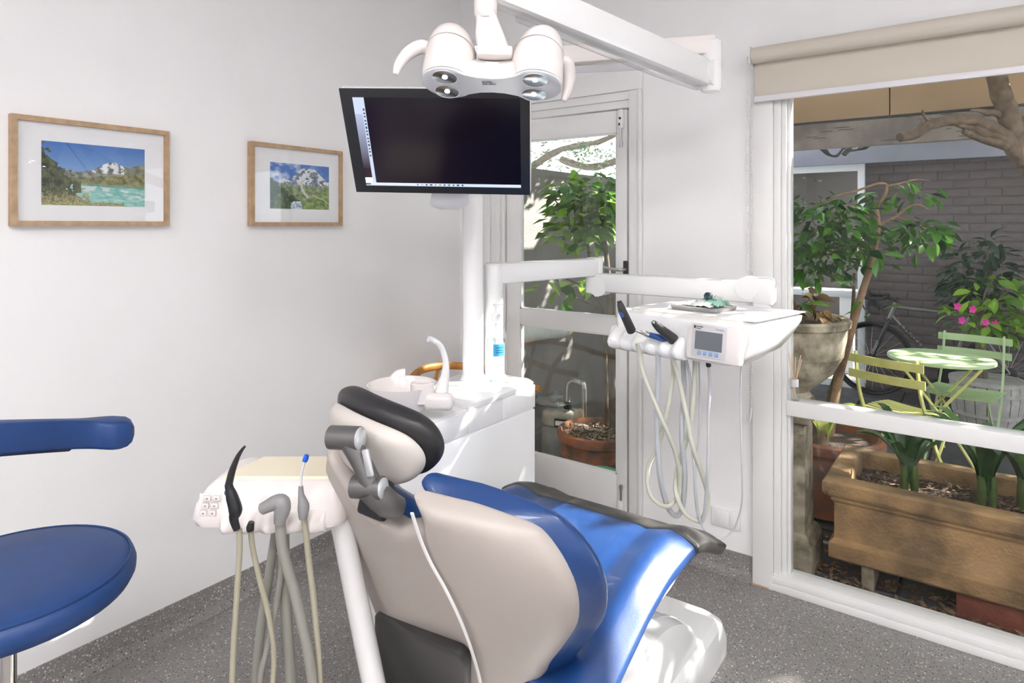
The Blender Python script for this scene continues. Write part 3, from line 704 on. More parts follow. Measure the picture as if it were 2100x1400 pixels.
# lower face: dumb-bell plate
out = []
n = 26
for i in range(n+1):
    a = PI*.28+(2*PI-PI*.56)*i/n; out.append((-.1035-.061*math.cos(a+PI)*-1, .068*math.sin(a)))
left = [(-.1035+.061*math.cos(a), .067*math.sin(a)) for a in np.linspace(PI*.25, 2*PI-PI*.25, n)]
right = [(.1035+.061*math.cos(a), .067*math.sin(a)) for a in np.linspace(-PI*.75, PI*.75, n)]
poly = left+[(-.03, -.036), (0, -.033), (.03, -.036)]+right+[(.03, .036), (0, .033), (-.03, .036)]
fpl = obj('face_plate', G().rings([[hp3(a, b, .004) for a, b in poly], [hp3(a, b, -.004) for a, b in poly], [hp3(a*.985, b*.94, -.0065) for a, b in poly]]), MAT('pale_lamp_face', (.72, .74, .78), .2), lp, 40)
text('maker_mark', 'Dentsply\nSirona', .009, MAT('grey_print', (.1, .1, .11), .5), lp, hp3(-.02, .012, -.008), hl, -hb_, .0003)
M_led = EMIT('led_chip', (.9, .96, 1), 60); M_refl = MAT('mirror_reflector', (.30, .33, .37), .12, 1.)
Mh = Matrix((hl, -hb_, -hu)).transposed() if False else Matrix((hl, hb_, hl.cross(hb_))).transposed()
dn = 1 if (Mh@V(0, 0, 1)).dot(hu) < 0 else -1
for sgn in (-1, 1):
    for bq in (.034, -.032):
        c0 = hp3(sgn*.104+(-.006 if bq < 0 else 0), bq, -.0068)
        cup = obj('lens_ring', G().lathe([(.030, 0), (.031, dn*.0022), (.0285, dn*.0022), (.027, 0)], c0, 28, Mh), M_grey_pl, lp)
        obj('reflector', G().lathe([(.0285, dn*.0018), (.020, dn*.0008), (.007, dn*.0004), (.0001, dn*.0003)], c0, 28, Mh, False), M_refl, cup)
        obj('led', G().lathe([(.006, dn*.0006), (.0055, dn*.0024), (.0001, dn*.003)], c0, 14, Mh), M_led, cup)
# handles
def horn(sgn):
    if sgn < 0: P = [hp3(-.15, -.01, .085), hp3(-.178, .0, .092), hp3(-.205, .008, .07), hp3(-.222, .014, .035), hp3(-.226, .018, .004)]
    else: P = [hp3(.15, -.02, .08), hp3(.170, -.03, .078), hp3(.178, -.045, .05), hp3(.176, -.05, .015), hp3(.168, -.05, -.012)]
    return P
hm = MAT('lamp_handle_plastic', (.66, .61, .59), .3)
for sgn in (-1, 1):
    h_ = obj('handle', G().tube(horn(sgn), [.016, .018, .016, .012, .006], 14, 5), M_warm if sgn < 0 else hm, lp)
# yoke and swivel
top = at(996, 12, 1.5)
yk = [(-.020, .012, .150), (.020, .012, .150), (.055, .0, .052), (-.026, .0, .052)]
Y0 = [top+E1*-.020-EZ*.012, top+E1*.020-EZ*.012, hp3(.046, -.01, .062), hp3(-.036, -.01, .062)]
P8 = []
cc = sum(Y0, V(0, 0, 0))/4
mid = [lerp(Y0[0], Y0[3], .5)+E1*-.006, lerp(Y0[1], Y0[2], .5)+E1*.002]
q6 = [Y0[0], Y0[1], mid[1], Y0[2], Y0[3], mid[0]]
obj('yoke', G().rings([[p+E2*.02 for p in q6], [p-E2*.016 for p in q6], [lerp(p, cc, .1)-E2*.022 for p in q6]]), M_warm, lp, 30)
obj('yoke_bar', G().box(hp3(.004, .022, .068), (.086, .030, .028), Matrix((hl, hb_, hl.cross(hb_))).transposed(), .008), M_warm, lp)
obj('swivel', G().lathe([(.021, -.03), (.026, -.022), (.0275, .0), (.0275, .022), (.024, .024), (.024, .06)], top, 28), M_warm, lp, 50)

# ================================================================== DELIVERY TABLE (swing arms, instrument head)
dt = thing('delivery_table', 'white dental delivery table with control screen on a folding arm', 'instrument table', V(-1.507, 1.933, .93))
pc = V(-1.507, 1.933, 0)
obj('arm_post', G().lathe([(.036, .925), (.036, 1.26), (.0372, 1.262), (.0372, 1.35), (.03, 1.358)], pc, 28), M_enamel, dt, 50)
pe = V(-1.392, 2.512, 0); za = 1.318
dv = (pe-pc); L1 = dv.length; ang = math.atan2(dv.y, dv.x)
obj('rigid_arm', G().box((pc+pe)/2+EZ*za, (L1+.03, .07, .08), ang, .014), M_enamel, dt)
obj('elbow', G().lathe([(.03, 1.20), (.038, 1.206), (.038, 1.282), (.0385, 1.283), (.038, 1.285), (.038, 1.355), (.032, 1.36)], pe, 28), M_enamel, dt, 50)
qe = at(1548, 590, 2.42)
s0 = V(pe.x, pe.y, 1.235); s1 = V(qe.x, qe.y, 1.268)
dv = s1-s0; ang = math.atan2(dv.y, dv.x)
obj('spring_arm', G().box((s0+s1)/2, (dv.length+.02, .068, .082), ang, .016), M_enamel, dt)
obj('arm_pivot', G().tube([s0+V(.035, .036, .0), s0+V(.035, -.036, .0)], .042, 26), M_enamel, dt)
obj('arm_pivot', G().tube([s1+V(-.02, .036, .0), s1+V(-.02, -.036, .0)], .043, 26), M_enamel, dt)
obj('end_block', G().box(s1+V(.035, 0, -.012), (.075, .07, .105), ang, .016), M_enamel, dt)
# head
TA = math.radians(-12); te1 = V(math.cos(TA), math.sin(TA), 0); te2 = V(-math.sin(TA), math.cos(TA), 0)
t0 = V(-1.045, 2.03, 0)
def tp(a, b, z): return t0+te1*a+te2*b+EZ*z
def tring(a0, a1, b0, b1, z0, z1, r):
    """ring whose front edge sits at height z0 and back edge at z1"""
    return [tp(p.x, p.y, lerp(z0, z1, (p.y-b0)/(b1-b0))) for p in rrect(a0, a1, b0, b1, 0, r, 6)]
body = [tring(.06, .42, .08, .30, 1.060, 1.075, .05), tring(.01, .445, .022, .36, 1.072, 1.10, .05), tring(-.008, .462, .006, .385, 1.10, 1.13, .05), tring(-.012, .485, -.002, .392, 1.15, 1.165, .05),
        tring(-.012, .498, -.004, .395, 1.185, 1.188, .05), tring(-.006, .50, .0, .395, 1.203, 1.203, .05), tring(.01, .486, .014, .385, 1.211, 1.211, .045)]
obj('table_body', G().rings(body), M_enamel, dt, 45)
obj('tray_mat', G().rings([tring(.05, .475, .022, .33, 1.211, 1.211, .03), tring(.05, .475, .022, .33, 1.2145, 1.2145, .03)]), MAT('cream_tray_mat', (.80, .74, .64), .5), dt, 20)
obj('tray_paper', G().rings([tring(.06, .505, .03, .385, 1.2146, 1.2146, .02), tring(.06, .505, .03, .385, 1.2156, 1.2156, .02)]), M_white, dt, 20)
obj('head_neck', G().box(V(s1.x+.03, s1.y, 1.2), (.06, .06, .10), ang, .01), M_enamel, dt)
# instrument cradle prongs on the front edge
R_ = []
for i in range(91):
    a = lerp(-.016, .288, i/90); w = .5+.5*math.cos(2*PI*(a-.012)/.052); e = min(1, (i+1)/5, (91-i)/5)**.5
    R_.append([tp(a, b*e if b < 0 else b, z) for b, z in ((.05, 1.072), (-.014-.006*w, 1.074), (-.028-.008*w, 1.084), (-.032-.011*w, 1.098), (-.026-.014*w, 1.112), (-.010-.014*w, 1.126+.005*w), (.006-.006*w, 1.146), (.05, 1.150))])
obj('instrument_cradle', G().rings(R_), M_enamel, dt, 60)
# control panel, leaning back on the front face
po = tp(.305, -.012, 1.088); pu = (te2*-.02+EZ*.108); pu = (tp(.305, .0, 1.198)-po).normalized(); pr_ = te1; pn = pr_.cross(pu); pn = pn if pn.dot(te2) < 0 else -pn
Mp = Matrix((pr_, -pn, pu)).transposed()
def pq(a, z, o=0.): return po+pr_*a+pu*z+pn*o
cp = obj('control_panel', G().box(pq(.085, .054, -.008), (.185, .034, .115), Mp, .012), M_warm, dt)
obj('panel_plate', G().box(pq(.075, .058, .0105), (.118, .003, .098), Mp, .001), MAT('panel_grey', (.62, .61, .62), .35), cp)
obj('lcd', G().box(pq(.075, .059, .0125), (.092, .002, .056), Mp, .0), MAT('lcd_grey', (.14, .15, .17), .25), cp)
for i in range(4): obj('button', G().box(pq(.046+.0195*i, .021, .0125), (.013, .003, .013), Mp, .001), MAT('panel_button', (.25, .36, .58), .4), cp)
ink = MAT('panel_ink', (.03, .03, .03), .5)
text('lettering', 'Dentsply\nSirona', .0062, ink, cp, pq(.032, .0985, .0128), pr_, pu, .0002)
text('lettering', 'Intego', .011, MAT('panel_ink_blue', (.40, .42, .55), .5), cp, pq(.098, .0945, .0128), pr_, pu, .0002)
obj('logo', G().box(pq(.026, .0985, .0122), (.006, .002, .008), Mp, .0), ink, cp)

# handpieces lying in the cradle
def hand(label, p, r, mats, bands=(), grp=None):
    t = thing('handpiece', label, 'handpiece', p[-1])
    obj('body', G().tube(p, r, 16, 4), mats, t)
    for nm, q, rr, m in bands: obj(nm, G().tube(q, rr, 14, 3), m, t)
    return t
M_bl = MAT('blue_grip', srgb(40, 84, 150), .35)
a = [at(1271, 621, 2.08), at(1276, 636, 2.08), at(1286, 658, 2.09), at(1295, 678, 2.11)]
hand('black syringe handpiece standing upright at the end of the white cradle', a, [.009, .0135, .0145, .0155], M_dgrey, [('cap', [at(1270, 617, 2.08), at(1271, 622, 2.08)], .008, M_blackp), ('thumb_pad', [at(1273, 640, 2.066), at(1277, 650, 2.066)], .005, M_bl)])
a = [at(1322, 683, 2.07), at(1338, 688, 2.07), at(1352, 692, 2.07), at(1366, 697, 2.08)]
hand('slim steel handpiece with blue sleeve lying in the white cradle', a, [.008, .0095, .0105, .011], M_bl, [('head', [at(1303, 677, 2.06), at(1312, 680, 2.06), at(1324, 684, 2.07)], [.003, .006, .0085], M_chrome), ('collar', [at(1323, 683, 2.07), at(1330, 686, 2.07)], .0098, M_chrome)])
a = [at(1340, 661, 2.02), at(1352, 672, 2.03), at(1372, 688, 2.05), at(1388, 702, 2.08)]
hand('long black angled handpiece lying next to the control screen', a, [.008, .0135, .0165, .0205], M_dgrey, [('tip_ring', [at(1338, 659, 2.02), at(1341, 662, 2.02)], .007, M_chrome)])
# hoses hanging in loops under the table
def z8(P): return [(1200+x/2.592, 600+y/2.592) for x, y in P]
def hose(label, P, F0, F1, r, m, extra=None):
    pts = z8(P); n = len(pts); q = [at(u, v, lerp(F0, F1, i/(n-1))+.02*math.sin(i*1.1)) for i, (u, v) in enumerate(pts)]
    t = thing('instrument_hose', label, 'hose', q[len(q)//2])
    obj('hose', G().tube(q, r, 10, 5), m, t)
    for (i, l, rr, mm) in (extra or []):
        d_ = (q[1]-q[0]).normalized() if i == 0 else (q[-2]-q[-1]).normalized(); e = q[0] if i == 0 else q[-1]
        obj('ferrule', G().tube([e-d_*.004, e+d_*l], rr, 12), mm, t)
    return t
hose('cream hose looping widest under the delivery table', [(275, 262), (290, 330), (310, 430), (360, 560), (415, 690), (470, 820), (500, 950), (500, 1050), (480, 1100), (440, 1135), (390, 1120), (345, 1070), (330, 980), (345, 900), (385, 820), (420, 690), (450, 560), (468, 430), (463, 318)], 2.05, 2.16, .0072, M_hose_c)
hose('blue grey hose hanging in a narrow loop under the delivery table', [(385, 300), (388, 450), (380, 600), (383, 750), (390, 900), (405, 1020), (440, 1140), (480, 1185), (510, 1160), (525, 1080), (530, 950), (515, 800), (515, 650), (525, 500), (520, 335)], 2.09, 2.14, .0085, M_hose_g)
hose('cream hose with the lowest crossing loop under the delivery table', [(455, 318), (490, 430), (520, 560), (545, 680), (570, 810), (610, 930), (645, 1040), (650, 1120), (625, 1200), (590, 1210), (530, 1170), (490, 1090), (480, 1020), (500, 900), (540, 780), (565, 650), (580, 500), (585, 340)], 2.06, 2.12, .0078, M_hose_c)
hose('thin grey hose ending in a black ferrule under the control screen', [(535, 340), (560, 480), (560, 650), (568, 800), (580, 930), (585, 1050), (595, 1150), (612, 1225), (632, 1180), (645, 1050), (650, 950), (655, 800), (655, 650), (662, 500), (655, 372)], 2.10, 2.02, .0048, M_hose_g, [(1, .012, .008, M_blackp)])
hose('thin grey cable with black plug hanging in a deep loop beside the window', [(835, 345), (828, 430), (825, 560), (828, 700), (832, 900), (835, 1080), (820, 1180), (780, 1270), (710, 1310), (650, 1275), (615, 1220), (592, 1080), (586, 950), (600, 800), (610, 600), (605, 358)], 2.02, 2.12, .0026, M_hose_g, [(0, .02, .0075, M_blackp)])
pc_ = [at(1518+dx, y, 2.02) for dx, y in ((1.5, 762), (1, 772), (.5, 780))]
# cassette with pouch on the table
cs = thing('instrument_cassette', 'grey transparent instrument cassette on the delivery table', 'cassette', tp(.22, .15, 1.2158))
obj('tray', G().rings([tring(.165, .33, .10, .24, 1.2158, 1.2158, .015), tring(.16, .335, .095, .245, 1.222, 1.222, .018), tring(.16, .335, .095, .245, 1.230, 1.230, .018), tring(.168, .327, .103, .237, 1.231, 1.231, .015), tring(.172, .323, .107, .233, 1.224, 1.224, .012)]), MAT('smoky_plastic', (.28, .27, .26), .2), cs)
obj('insert', G().rings([tring(.175, .32, .11, .23, 1.224, 1.224, .01), tring(.175, .32, .11, .23, 1.2295, 1.2295, .01)]), MAT('silver_film', (.6, .62, .63), .2, .7), cs)
pk = thing('sterile_pouch', 'crumpled green and white sterile pouch lying in the cassette', 'pouch', tp(.25, .17, 1.2325))
def crumple(a0, a1, b0, b1, z, amp, sd, n=10):
    g = G(); vs = [tp(lerp(a0, a1, i/n), lerp(b0, b1, j/n), z+amp*abs(noise.noise(V(i*.7+sd, j*.6, sd)))+.012*math.sin(PI*i/n)*math.sin(PI*j/n)) for i in range(n+1) for j in range(n+1)]
    m = len(vs); vs += [v-EZ*.0015 for v in vs]
    fs = []
    for i in range(n):
        for j in range(n):
            a = i*(n+1)+j; q = (a, a+1, a+n+2, a+n+1); fs += [q, tuple(k+m for k in q[::-1])]
    return g.add(vs, fs)
obj('paper_side', crumple(.19, .30, .12, .20, 1.2318, .012, 1.), M_white, pk)
obj('green_side', crumple(.215, .318, .145, .225, 1.234, .022, 4.), MAT('mint_film', (.35, .62, .50), .3, var=.3, scale=40), pk)
obj('dark_cap', G().lathe([(.008, 0), (.014, .004), (.015, .014), (.009, .022), (.0, .024)], tp(.262, .175, 1.252), 14), MAT('dark_teal', (.02, .05, .07), .25), pk)
obj('foil_end', crumple(.25, .30, .19, .235, 1.243, .02, 9., 8), MAT('pale_green_film', (.62, .78, .70), .3), pk)

# ================================================================== ASSISTANT TRAY
ao = at(530, 1083, 1.36)
def ap(a, b, c): return ao+E1*a+E2*b+EZ*c
ass = thing('assistant_tray', 'white assistant instrument tray with keypad and cream pad on a slanted arm', 'instrument tray', ao)
def aring(a0, a1, b0, b1, z, r): return [ap(p.x, p.y, z) for p in rrect(a0, a1, b0, b1, 0, r, 6)]
obj('tray_body', G().rings([aring(-.135, .17, .04, .17, -.012, .03), aring(-.152, .175, .012, .185, -.004, .035), aring(-.157, .178, .006, .19, .012, .035), aring(-.150, .178, .01, .19, .04, .035), aring(-.128, .176, .022, .19, .072, .03), aring(-.112, .172, .036, .186, .083, .026), aring(-.102, .168, .045, .18, .085, .02)]), M_warm, ass, 50)
obj('pad', G().rings([[p for p in [ap(-.098, .048, .085), ap(.16, .048, .085), ap(.16, .172, .085), ap(-.055, .172, .085)]], [ap(-.096, .05, .091), ap(.158, .05, .091), ap(.158, .17, .091), ap(-.053, .17, .091)]]), M_cream, ass, 20)
R_ = []
for i in range(81):
    a = lerp(-.080, .140, i/80); w = .5+.5*math.cos(2*PI*(a+.062)/.044); e = min(1, (i+1)/5, (81-i)/5)**.5
    R_.append([ap(a, b*e if b < 0 else b, z) for b, z in ((.05, -.008), (.0-.006*w, -.008), (-.012-.010*w, -.002), (-.016-.013*w, .010), (-.010-.012*w, .022), (.006-.008*w, .034), (.05, .04))])
obj('instrument_cradle', G().rings(R_), M_warm, ass, 60)
kp = obj('keypad', G().box(ap(-.107, .012, .044), (.046, .004, .05), Matrix((E1, (E2*.45+EZ*-.25).normalized()*0+E2, EZ)).transposed(), .001), M_warm, ass)
bi = 0
for r_ in range(3):
    for c_ in range(2):
        q = ap(-.112+c_*.0195-.004*r_, .0085-.0006*r_, .060-r_*.0155)
        b_ = obj('key', G().box(q, (.0155, .003, .0125), YAW, .001), MAT('key_grey', (.55, .51, .50), .4), kp)
        obj('key_face', G().box(q-E2*.0012, (.0135, .002, .0105), YAW, .0008), M_warm, b_)
        obj('key_mark', G().box(q-E2*.0024, (.004, .0006, .003), YAW, 0), MAT('key_ink', (.25, .24, .24), .5), b_)
pa = at(700, 1068, 1.43); pb = at(752, 1330, 1.46); pcn = at(800, 1560, 1.5); pd = V(-1.10, 1.30, .11)
obj('tray_arm', G().tube([ap(.14, .10, .03), pa, pb, pcn], [.02, .024, .026, .027], 18, 5), M_enamel, ass)
obj('arm_foot', G().lathe([(.04, 0), (.04, .06), (.03, .07)], V(pcn.x, pcn.y, 0), 24).tube([V(pcn.x, pcn.y, .05), pcn], .026, 16), M_enamel, ass)
obj('arm_block', G().box(ap(.17, .08, .03), (.10, .07, .055), YAW, .012), M_enamel, ass)

def z4(P): return [(360+x/2.258, 780+y/2.258) for x, y in P]
def aid(label, nm, parts, P, F0, F1, r, m):
    q = [at(u, v, lerp(F0, F1, i/(len(P)-1))) for i, (u, v) in enumerate(z4(P))]
    # trail on down to the floor and in under the chair
    e = q[-1]; q += [V(e.x*.6+.4*-1.15, e.y*.6+.4*1.1, .22), V(-1.17, 1.16, .045), V(-1.16, 1.26, .03)]
    t = thing(nm, label, 'instrument', q[0])
    obj('hose', G().tube(q, r, 12, 5), m, t)
    for n_, pts, rr, mm in parts:
        pp_ = [at(u, v, F0-.01) for u, v in z4(pts)]
        obj(n_, G().tube(pp_, rr, 14, 4), mm, t)
    return t
M_gg = MAT('grey_rubber', (.24, .235, .24), .45)
aid('black curved syringe with tapered hook tip standing in the assistant tray', 'air_syringe', [('handle', [(285, 690), (270, 640), (278, 600), (262, 540), (250, 500), (246, 480)], [.007, .009, .0135, .012, .0085, .008], M_blackp), ('nozzle', [(246, 485), (262, 420), (285, 360), (305, 325), (322, 304)], [.0078, .007, .005, .0035, .0022], M_blackp), ('blue_button', [(243, 510), (245, 524)], .0075, MAT('button_blue', srgb(60, 110, 140), .4))], [(295, 690), (297, 780), (288, 920), (280, 1060), (270, 1200), (262, 1400), (262, 1500)], 1.31, 1.33, .0058, M_hose_b)
aid('thin sand coloured hose with black end clipped under the assistant tray', 'spare_hose', [('plug', [(352, 655), (346, 680), (347, 696)], [.006, .008, .007], M_blackp)], [(348, 690), (358, 780), (390, 920), (425, 1060), (450, 1200), (456, 1300), (450, 1400), (448, 1500)], 1.33, 1.38, .0056, M_hose_b)
aid('grey elbow suction handpiece with open mouth resting in the assistant tray', 'suction_handpiece', [('elbow', [(400, 595), (430, 580), (468, 563), (490, 568), (494, 600), (484, 640), (482, 660)], [.0115, .013, .0155, .0175, .0165, .0125, .011], M_gg), ('mouth', [(396, 597), (408, 591)], .0095, M_blackp)], [(484, 655), (492, 760), (515, 860), (545, 960), (580, 1100), (610, 1240), (635, 1400), (640, 1500)], 1.31, 1.34, .0105, M_hose_d)
aid('slim blue tipped saliva ejector standing in the assistant tray', 'saliva_ejector', [('grip', [(590, 640), (592, 600), (592, 575), (582, 530), (580, 488)], [.008, .0115, .0115, .0062, .0045], M_gg), ('straw', [(580, 490), (582, 440), (590, 400), (600, 368)], .0028, M_grey_pl), ('tip', [(598, 374), (602, 362), (608, 345)], [.0052, .0058, .0046], MAT('bright_blue', srgb(30, 96, 214), .35))], [(594, 640), (605, 720), (620, 860), (638, 1000), (650, 1140), (662, 1280), (668, 1400), (668, 1500)], 1.32, 1.36, .0062, M_hose_b)
for lb, P, F, r in (('thick ribbed olive grey suction hose bowing outward below the assistant tray', [(470, 670), (455, 760), (430, 920), (405, 1080), (385, 1240), (372, 1400), (370, 1500)], 1.40, .0098), ('thick ribbed olive grey suction hose hanging straight below the assistant tray', [(500, 690), (503, 820), (508, 960), (515, 1120), (525, 1260), (535, 1400), (535, 1500)], 1.38, .0118), ('slender olive grey hose crossing behind the suction hoses', [(495, 780), (492, 860), (480, 960), (455, 1100), (425, 1240), (400, 1330), (392, 1400), (390, 1500)], 1.36, .0062)):
    aid(lb, 'suction_hose', [], P, F, F+.02, r, M_hose_d)

# ================================================================== WISHBONE CHAIR behind the water unit
wc = thing('wishbone_chair', 'curved beech wishbone armchair standing against the white wall', 'chair', (-2.03, 2.37, 0))
w0 = V(-2.06, 2.37, 0); RA = .275
arcp = [w0+V(.30, -.255, .70), w0+V(.18, -.265, .705)]
for a in np.linspace(-PI/2, -3*PI/2, 13): arcp.append(w0+V(.06+RA*math.cos(a)*.98, RA*math.sin(a), .725+.055*max(0, -math.cos(a))))
arcp += [w0+V(.18, .265, .705), w0+V(.30, .255, .70)]
obj('top_rail', G().tube(arcp, [.011, .013, .014, .015, .015, .015, .014, .013, .011], 12, 3, flat=1.35, up=EZ), M_beech, wc)
for sx, sy, tp_ in ((.22, -.21, .43), (.22, .21, .43), (-.20, -.19, .74), (-.20, .19, .74)):
    P = [w0+V(sx*1.06, sy*1.06, 0), w0+V(sx, sy, .3), w0+V(sx, sy, .43)]
    if sx < 0: P += [w0+V(sx+.03, sy*1.25, .6), w0+V(sx+.12, sy*1.40, .715)]
    obj('leg', G().tube(P, [.011, .018, .019, .015, .010][:len(P)], 12, 4), M_beech, wc)
obj('back_splat', G().tube([w0+V(-.19, 0, .44), w0+V(-.205, 0, .55), w0+V(-.21, -.035, .66), w0+V(-.205, -.075, .765)], [.016, .018, .014, .012], 10, 4, flat=.5).tube([w0+V(-.205, 0, .55), w0+V(-.21, .035, .66), w0+V(-.205, .075, .765)], [.016, .014, .012], 10, 4, flat=.5), M_beech, wc)
for a, b in (((.22, -.21), (.22, .21)), ((-.20, -.19), (-.20, .19)), ((.22, -.21), (-.20, -.19)), ((.22, .21), (-.20, .19))):
    obj('seat_rail', G().tube([w0+V(*a, .415), w0+V(*b, .415)], .015, 10), M_beech, wc)
    obj('stretcher', G().tube([w0+V(*a, .22), w0+V(*b, .22)], .009, 8), M_beech, wc)
sg = G()
for k in range(22):
    q = lerp(-.19, .19, k/21); sg.tube([w0+V(-.205, q*.9, .43), w0+V(.0, q*.95, .425), w0+V(.225, q, .43)], .010, 6)
obj('woven_seat', sg, MAT('paper_cord', (.55, .40, .24), .8, var=.3, scale=60), wc)
bg = thing('black_folder', 'black folder lying on the wishbone chair seat', 'folder', w0+V(0, 0, .442))
obj('cover', G().box(w0+V(.02, 0, .452), (.30, .24, .02), .2, .006), M_blackp, bg); obj('spine', G().box(w0+V(-.12, -.03, .452), (.02, .24, .024), .2, .008), M_dgrey, bg)
obj('paper_sheet', G().box(w0+V(.03, .01, .4645), (.21, .297, .003), .45, 0), M_white, None, 0, 'white paper sheet lying on the black folder', 'paper')

# ================================================================== REED DIFFUSER on the window rail
rd0 = aty(1629, 818, 2.805); rd0.z = .787
rd = thing('reed_diffuser', 'small glass reed diffuser with five pale sticks on the window rail', 'diffuser', rd0)
obj('flask', G().lathe([(.020, 0), (.0225, .004), (.021, .03), (.0155, .05), (.0145, .062)], rd0, 24), M_clear, rd, 60)
obj('collar', G().lathe([(.0165, .056), (.0165, .085), (.012, .086), (.012, .056)], rd0, 20), M_grey_pl, rd)
for i, (dx, dy, hh) in enumerate(((-.022, .0, .21), (-.010, .006, .20), (.006, -.004, .195), (.024, .004, .205), (.03, -.006, .19))):
    obj('reed', G().tube([rd0+V(-dx*.4, 0, .006), rd0+V(dx, dy, hh-.02)], .0017, 6), MAT('pale_reed', (.75, .56, .40), .7), rd)
# ================================================================== COURTYARD
GZ = -.08
M_slate = MAT('wet_slate', (.075, .075, .08), .5, var=.4, scale=9, bump=.3, bscale=25)
M_earth = MAT('dark_earth', (.05, .04, .034), .9, var=.5, scale=20, bump=.6, bscale=40)
cf_ = struct('courtyard_floor', G().bx(-3.2, 4.2, WY+.12, 8.6, GZ-.1, GZ-.015), M_earth)
ORG['courtyard_floor'] = ORG[cf_.name]
sl = [make_mesh('paving_stone', G().box((0, 0, 0), (.585+.0, .485, .03), None, .006, 1), M_slate, V(0, 0, 0), 30) for k in range(1)]
for i in range(12):
    for j in range(8):
        x = -3.0+.6*i+(.3 if j % 2 else 0); y = 3.42+.5*j
        if j >= 8: continue
        inst('paving_stone', sl[0], cf_, Matrix.Translation((x, y, GZ-.015+random.uniform(-.003, .003)))@Matrix.Rotation(random.uniform(-.01, .01), 4, 'Z'))
struct('trim_1', G().bx(-3.2, 4.2, WY+.12, WY+.30, GZ-.06, GZ+.02, .01), MAT('mossy_concrete', (.10, .09, .08), .8, var=.5, scale=10, bump=.4))
# leaf litter: nobody could count it
M_lit = MAT('dry_litter', (.34, .21, .12), .8, var=.75, scale=60)
g = G()
for k in range(1500):
    x = random.uniform(-.75, 1.2); y = random.uniform(3.0, 3.3) if k % 3 else random.uniform(3.0, 4.2)
    a = random.uniform(0, PI); l = random.uniform(.008, .03); w = l*random.uniform(.25, .5); zz = GZ+.004+random.uniform(0, .02)
    d = V(math.cos(a), math.sin(a), random.uniform(-.4, .4)); n_ = V(-math.sin(a), math.cos(a), random.uniform(-.4, .4)); c0 = V(x, y, zz)
    g.add([c0-d*l, c0+n_*w, c0+d*l, c0-n_*w], [(0, 1, 2, 3)])
obj('leaf_litter', g, M_lit, None, 0, 'dry brown leaf litter scattered on the courtyard ground', 'leaf litter', None, 'stuff')

# ---------------------------------------------------------------- painted brick wall and glazed bay at the far side
BY = 7.10
M_brick = MAT('painted_brick', srgb(104, 96, 95), .55, var=.22, scale=6, bump=.45, bscale=45)
M_mortar = MAT('painted_mortar', srgb(94, 86, 86), .7, bump=.5, bscale=60)
wb = struct('wall_far', G().bx(-.93, .36, BY, BY+.2, GZ, 2.3), M_mortar)
brm = make_mesh('brick', G().box((0, 0, 0), (.228, .02, .070), None, .007, 2), M_brick, V(0, 0, 0), 50)
brh = make_mesh('half_brick', G().box((0, 0, 0), (.110, .02, .070), None, .007, 2), M_brick, V(0, 0, 0), 50)
nrow = 29
for r_ in range(nrow):
    z = GZ+.04+r_*.0800
    xs = [(-.812+.2355*k, brm) for k in range(5)]+[(.247+.0, brh)] if r_ % 2 == 0 else [(-.871, brh)]+[(-.695+.2355*k, brm) for k in range(4)]+[(.247, brm)]
    for x, me in xs:
        inst('brick', me, wb, Matrix.Translation((x, BY+.004+random.uniform(-.003, .003), z+random.uniform(-.001, .001)))@Matrix.Rotation(random.uniform(-.012, .012), 4, 'Y'))
struct('wall_far_end', G().bx(.40, .60, BY-.1, BY+.3, GZ, 2.4).bx(.6, 4.2, BY+.1, BY+.3, GZ, 2.6), MAT('dark_render', (.055, .05, .05), .7, bump=.3))
# fascia boards and pergola beams
M_fascia = MAT('blue_grey_fascia', srgb(150, 152, 168), .5, var=.12, scale=4)
M_tan = MAT('tan_fascia', srgb(172, 142, 112), .6, var=.14, scale=3, bump=.1, bscale=30)
M_wood = MAT('weathered_beam', srgb(158, 142, 134), .75, var=.4, scale=5, bump=.4, bscale=18)
fb = thing('eaves_fascia', 'blue grey painted fascia board along the eaves above the brick wall', 'fascia', (-1.3, 6.98, 2.1))
obj('board', G().bx(-2.4, .30, 6.94, 6.98, 2.10, 2.285, .003), M_fascia, fb); obj('return_board', G().rings([[V(.30, 6.94, 2.10), V(.30, 6.98, 2.10), V(.36, 7.09, 2.10), V(.36, 7.05, 2.10)], [V(.30, 6.94, 2.285), V(.30, 6.98, 2.285), V(.36, 7.09, 2.285), V(.36, 7.05, 2.285)]]), M_fascia, fb)
obj('soffit', G().bx(-2.4, .33, 6.98, 7.09, 2.28, 2.31), M_fascia, fb)
b2 = thing('weathered_beam', 'weathered grey timber beam spanning the courtyard with cracked paint', 'beam', (-.5, 6.35, 2.2))
obj('beam', G().bx(-1.9, 3.9, 6.30, 6.38, 2.195, 2.50, .004), M_wood, b2)
for k in range(26):
    x = random.uniform(-1.6, .6); z = random.uniform(2.22, 2.44); l = random.uniform(.03, .14)
    obj('crack', G().bx(x, x+l, 6.2985, 6.302, z, z+.004), M_dgrey, b2, 0)
b1 = thing('tan_beam', 'tan painted deep timber beam over the courtyard joined from long boards', 'beam', (-.5, 5.05, 2.25))
for x0, x1 in ((-1.9, -.515), (-.508, 3.9)):
    obj('board', G().bx(x0, x1, 5.0, 5.06, 2.243, 2.598, .003), M_tan, b1)
obj('backing', G().bx(-1.9, 3.9, 5.06, 5.08, 2.25, 2.6), M_dgrey, b1, 0)
obj('drip_edge', G().bx(-1.9, 3.9, 4.997, 5.062, 2.236, 2.246), M_dgrey, b1, 0)
for x in (-1.8, 3.8):
    for y, nm in ((5.03, b1), (6.34, b2)): obj('post', G().bx(x-.05, x+.05, y-.05, y+.05, GZ, 2.3), M_wood, nm)
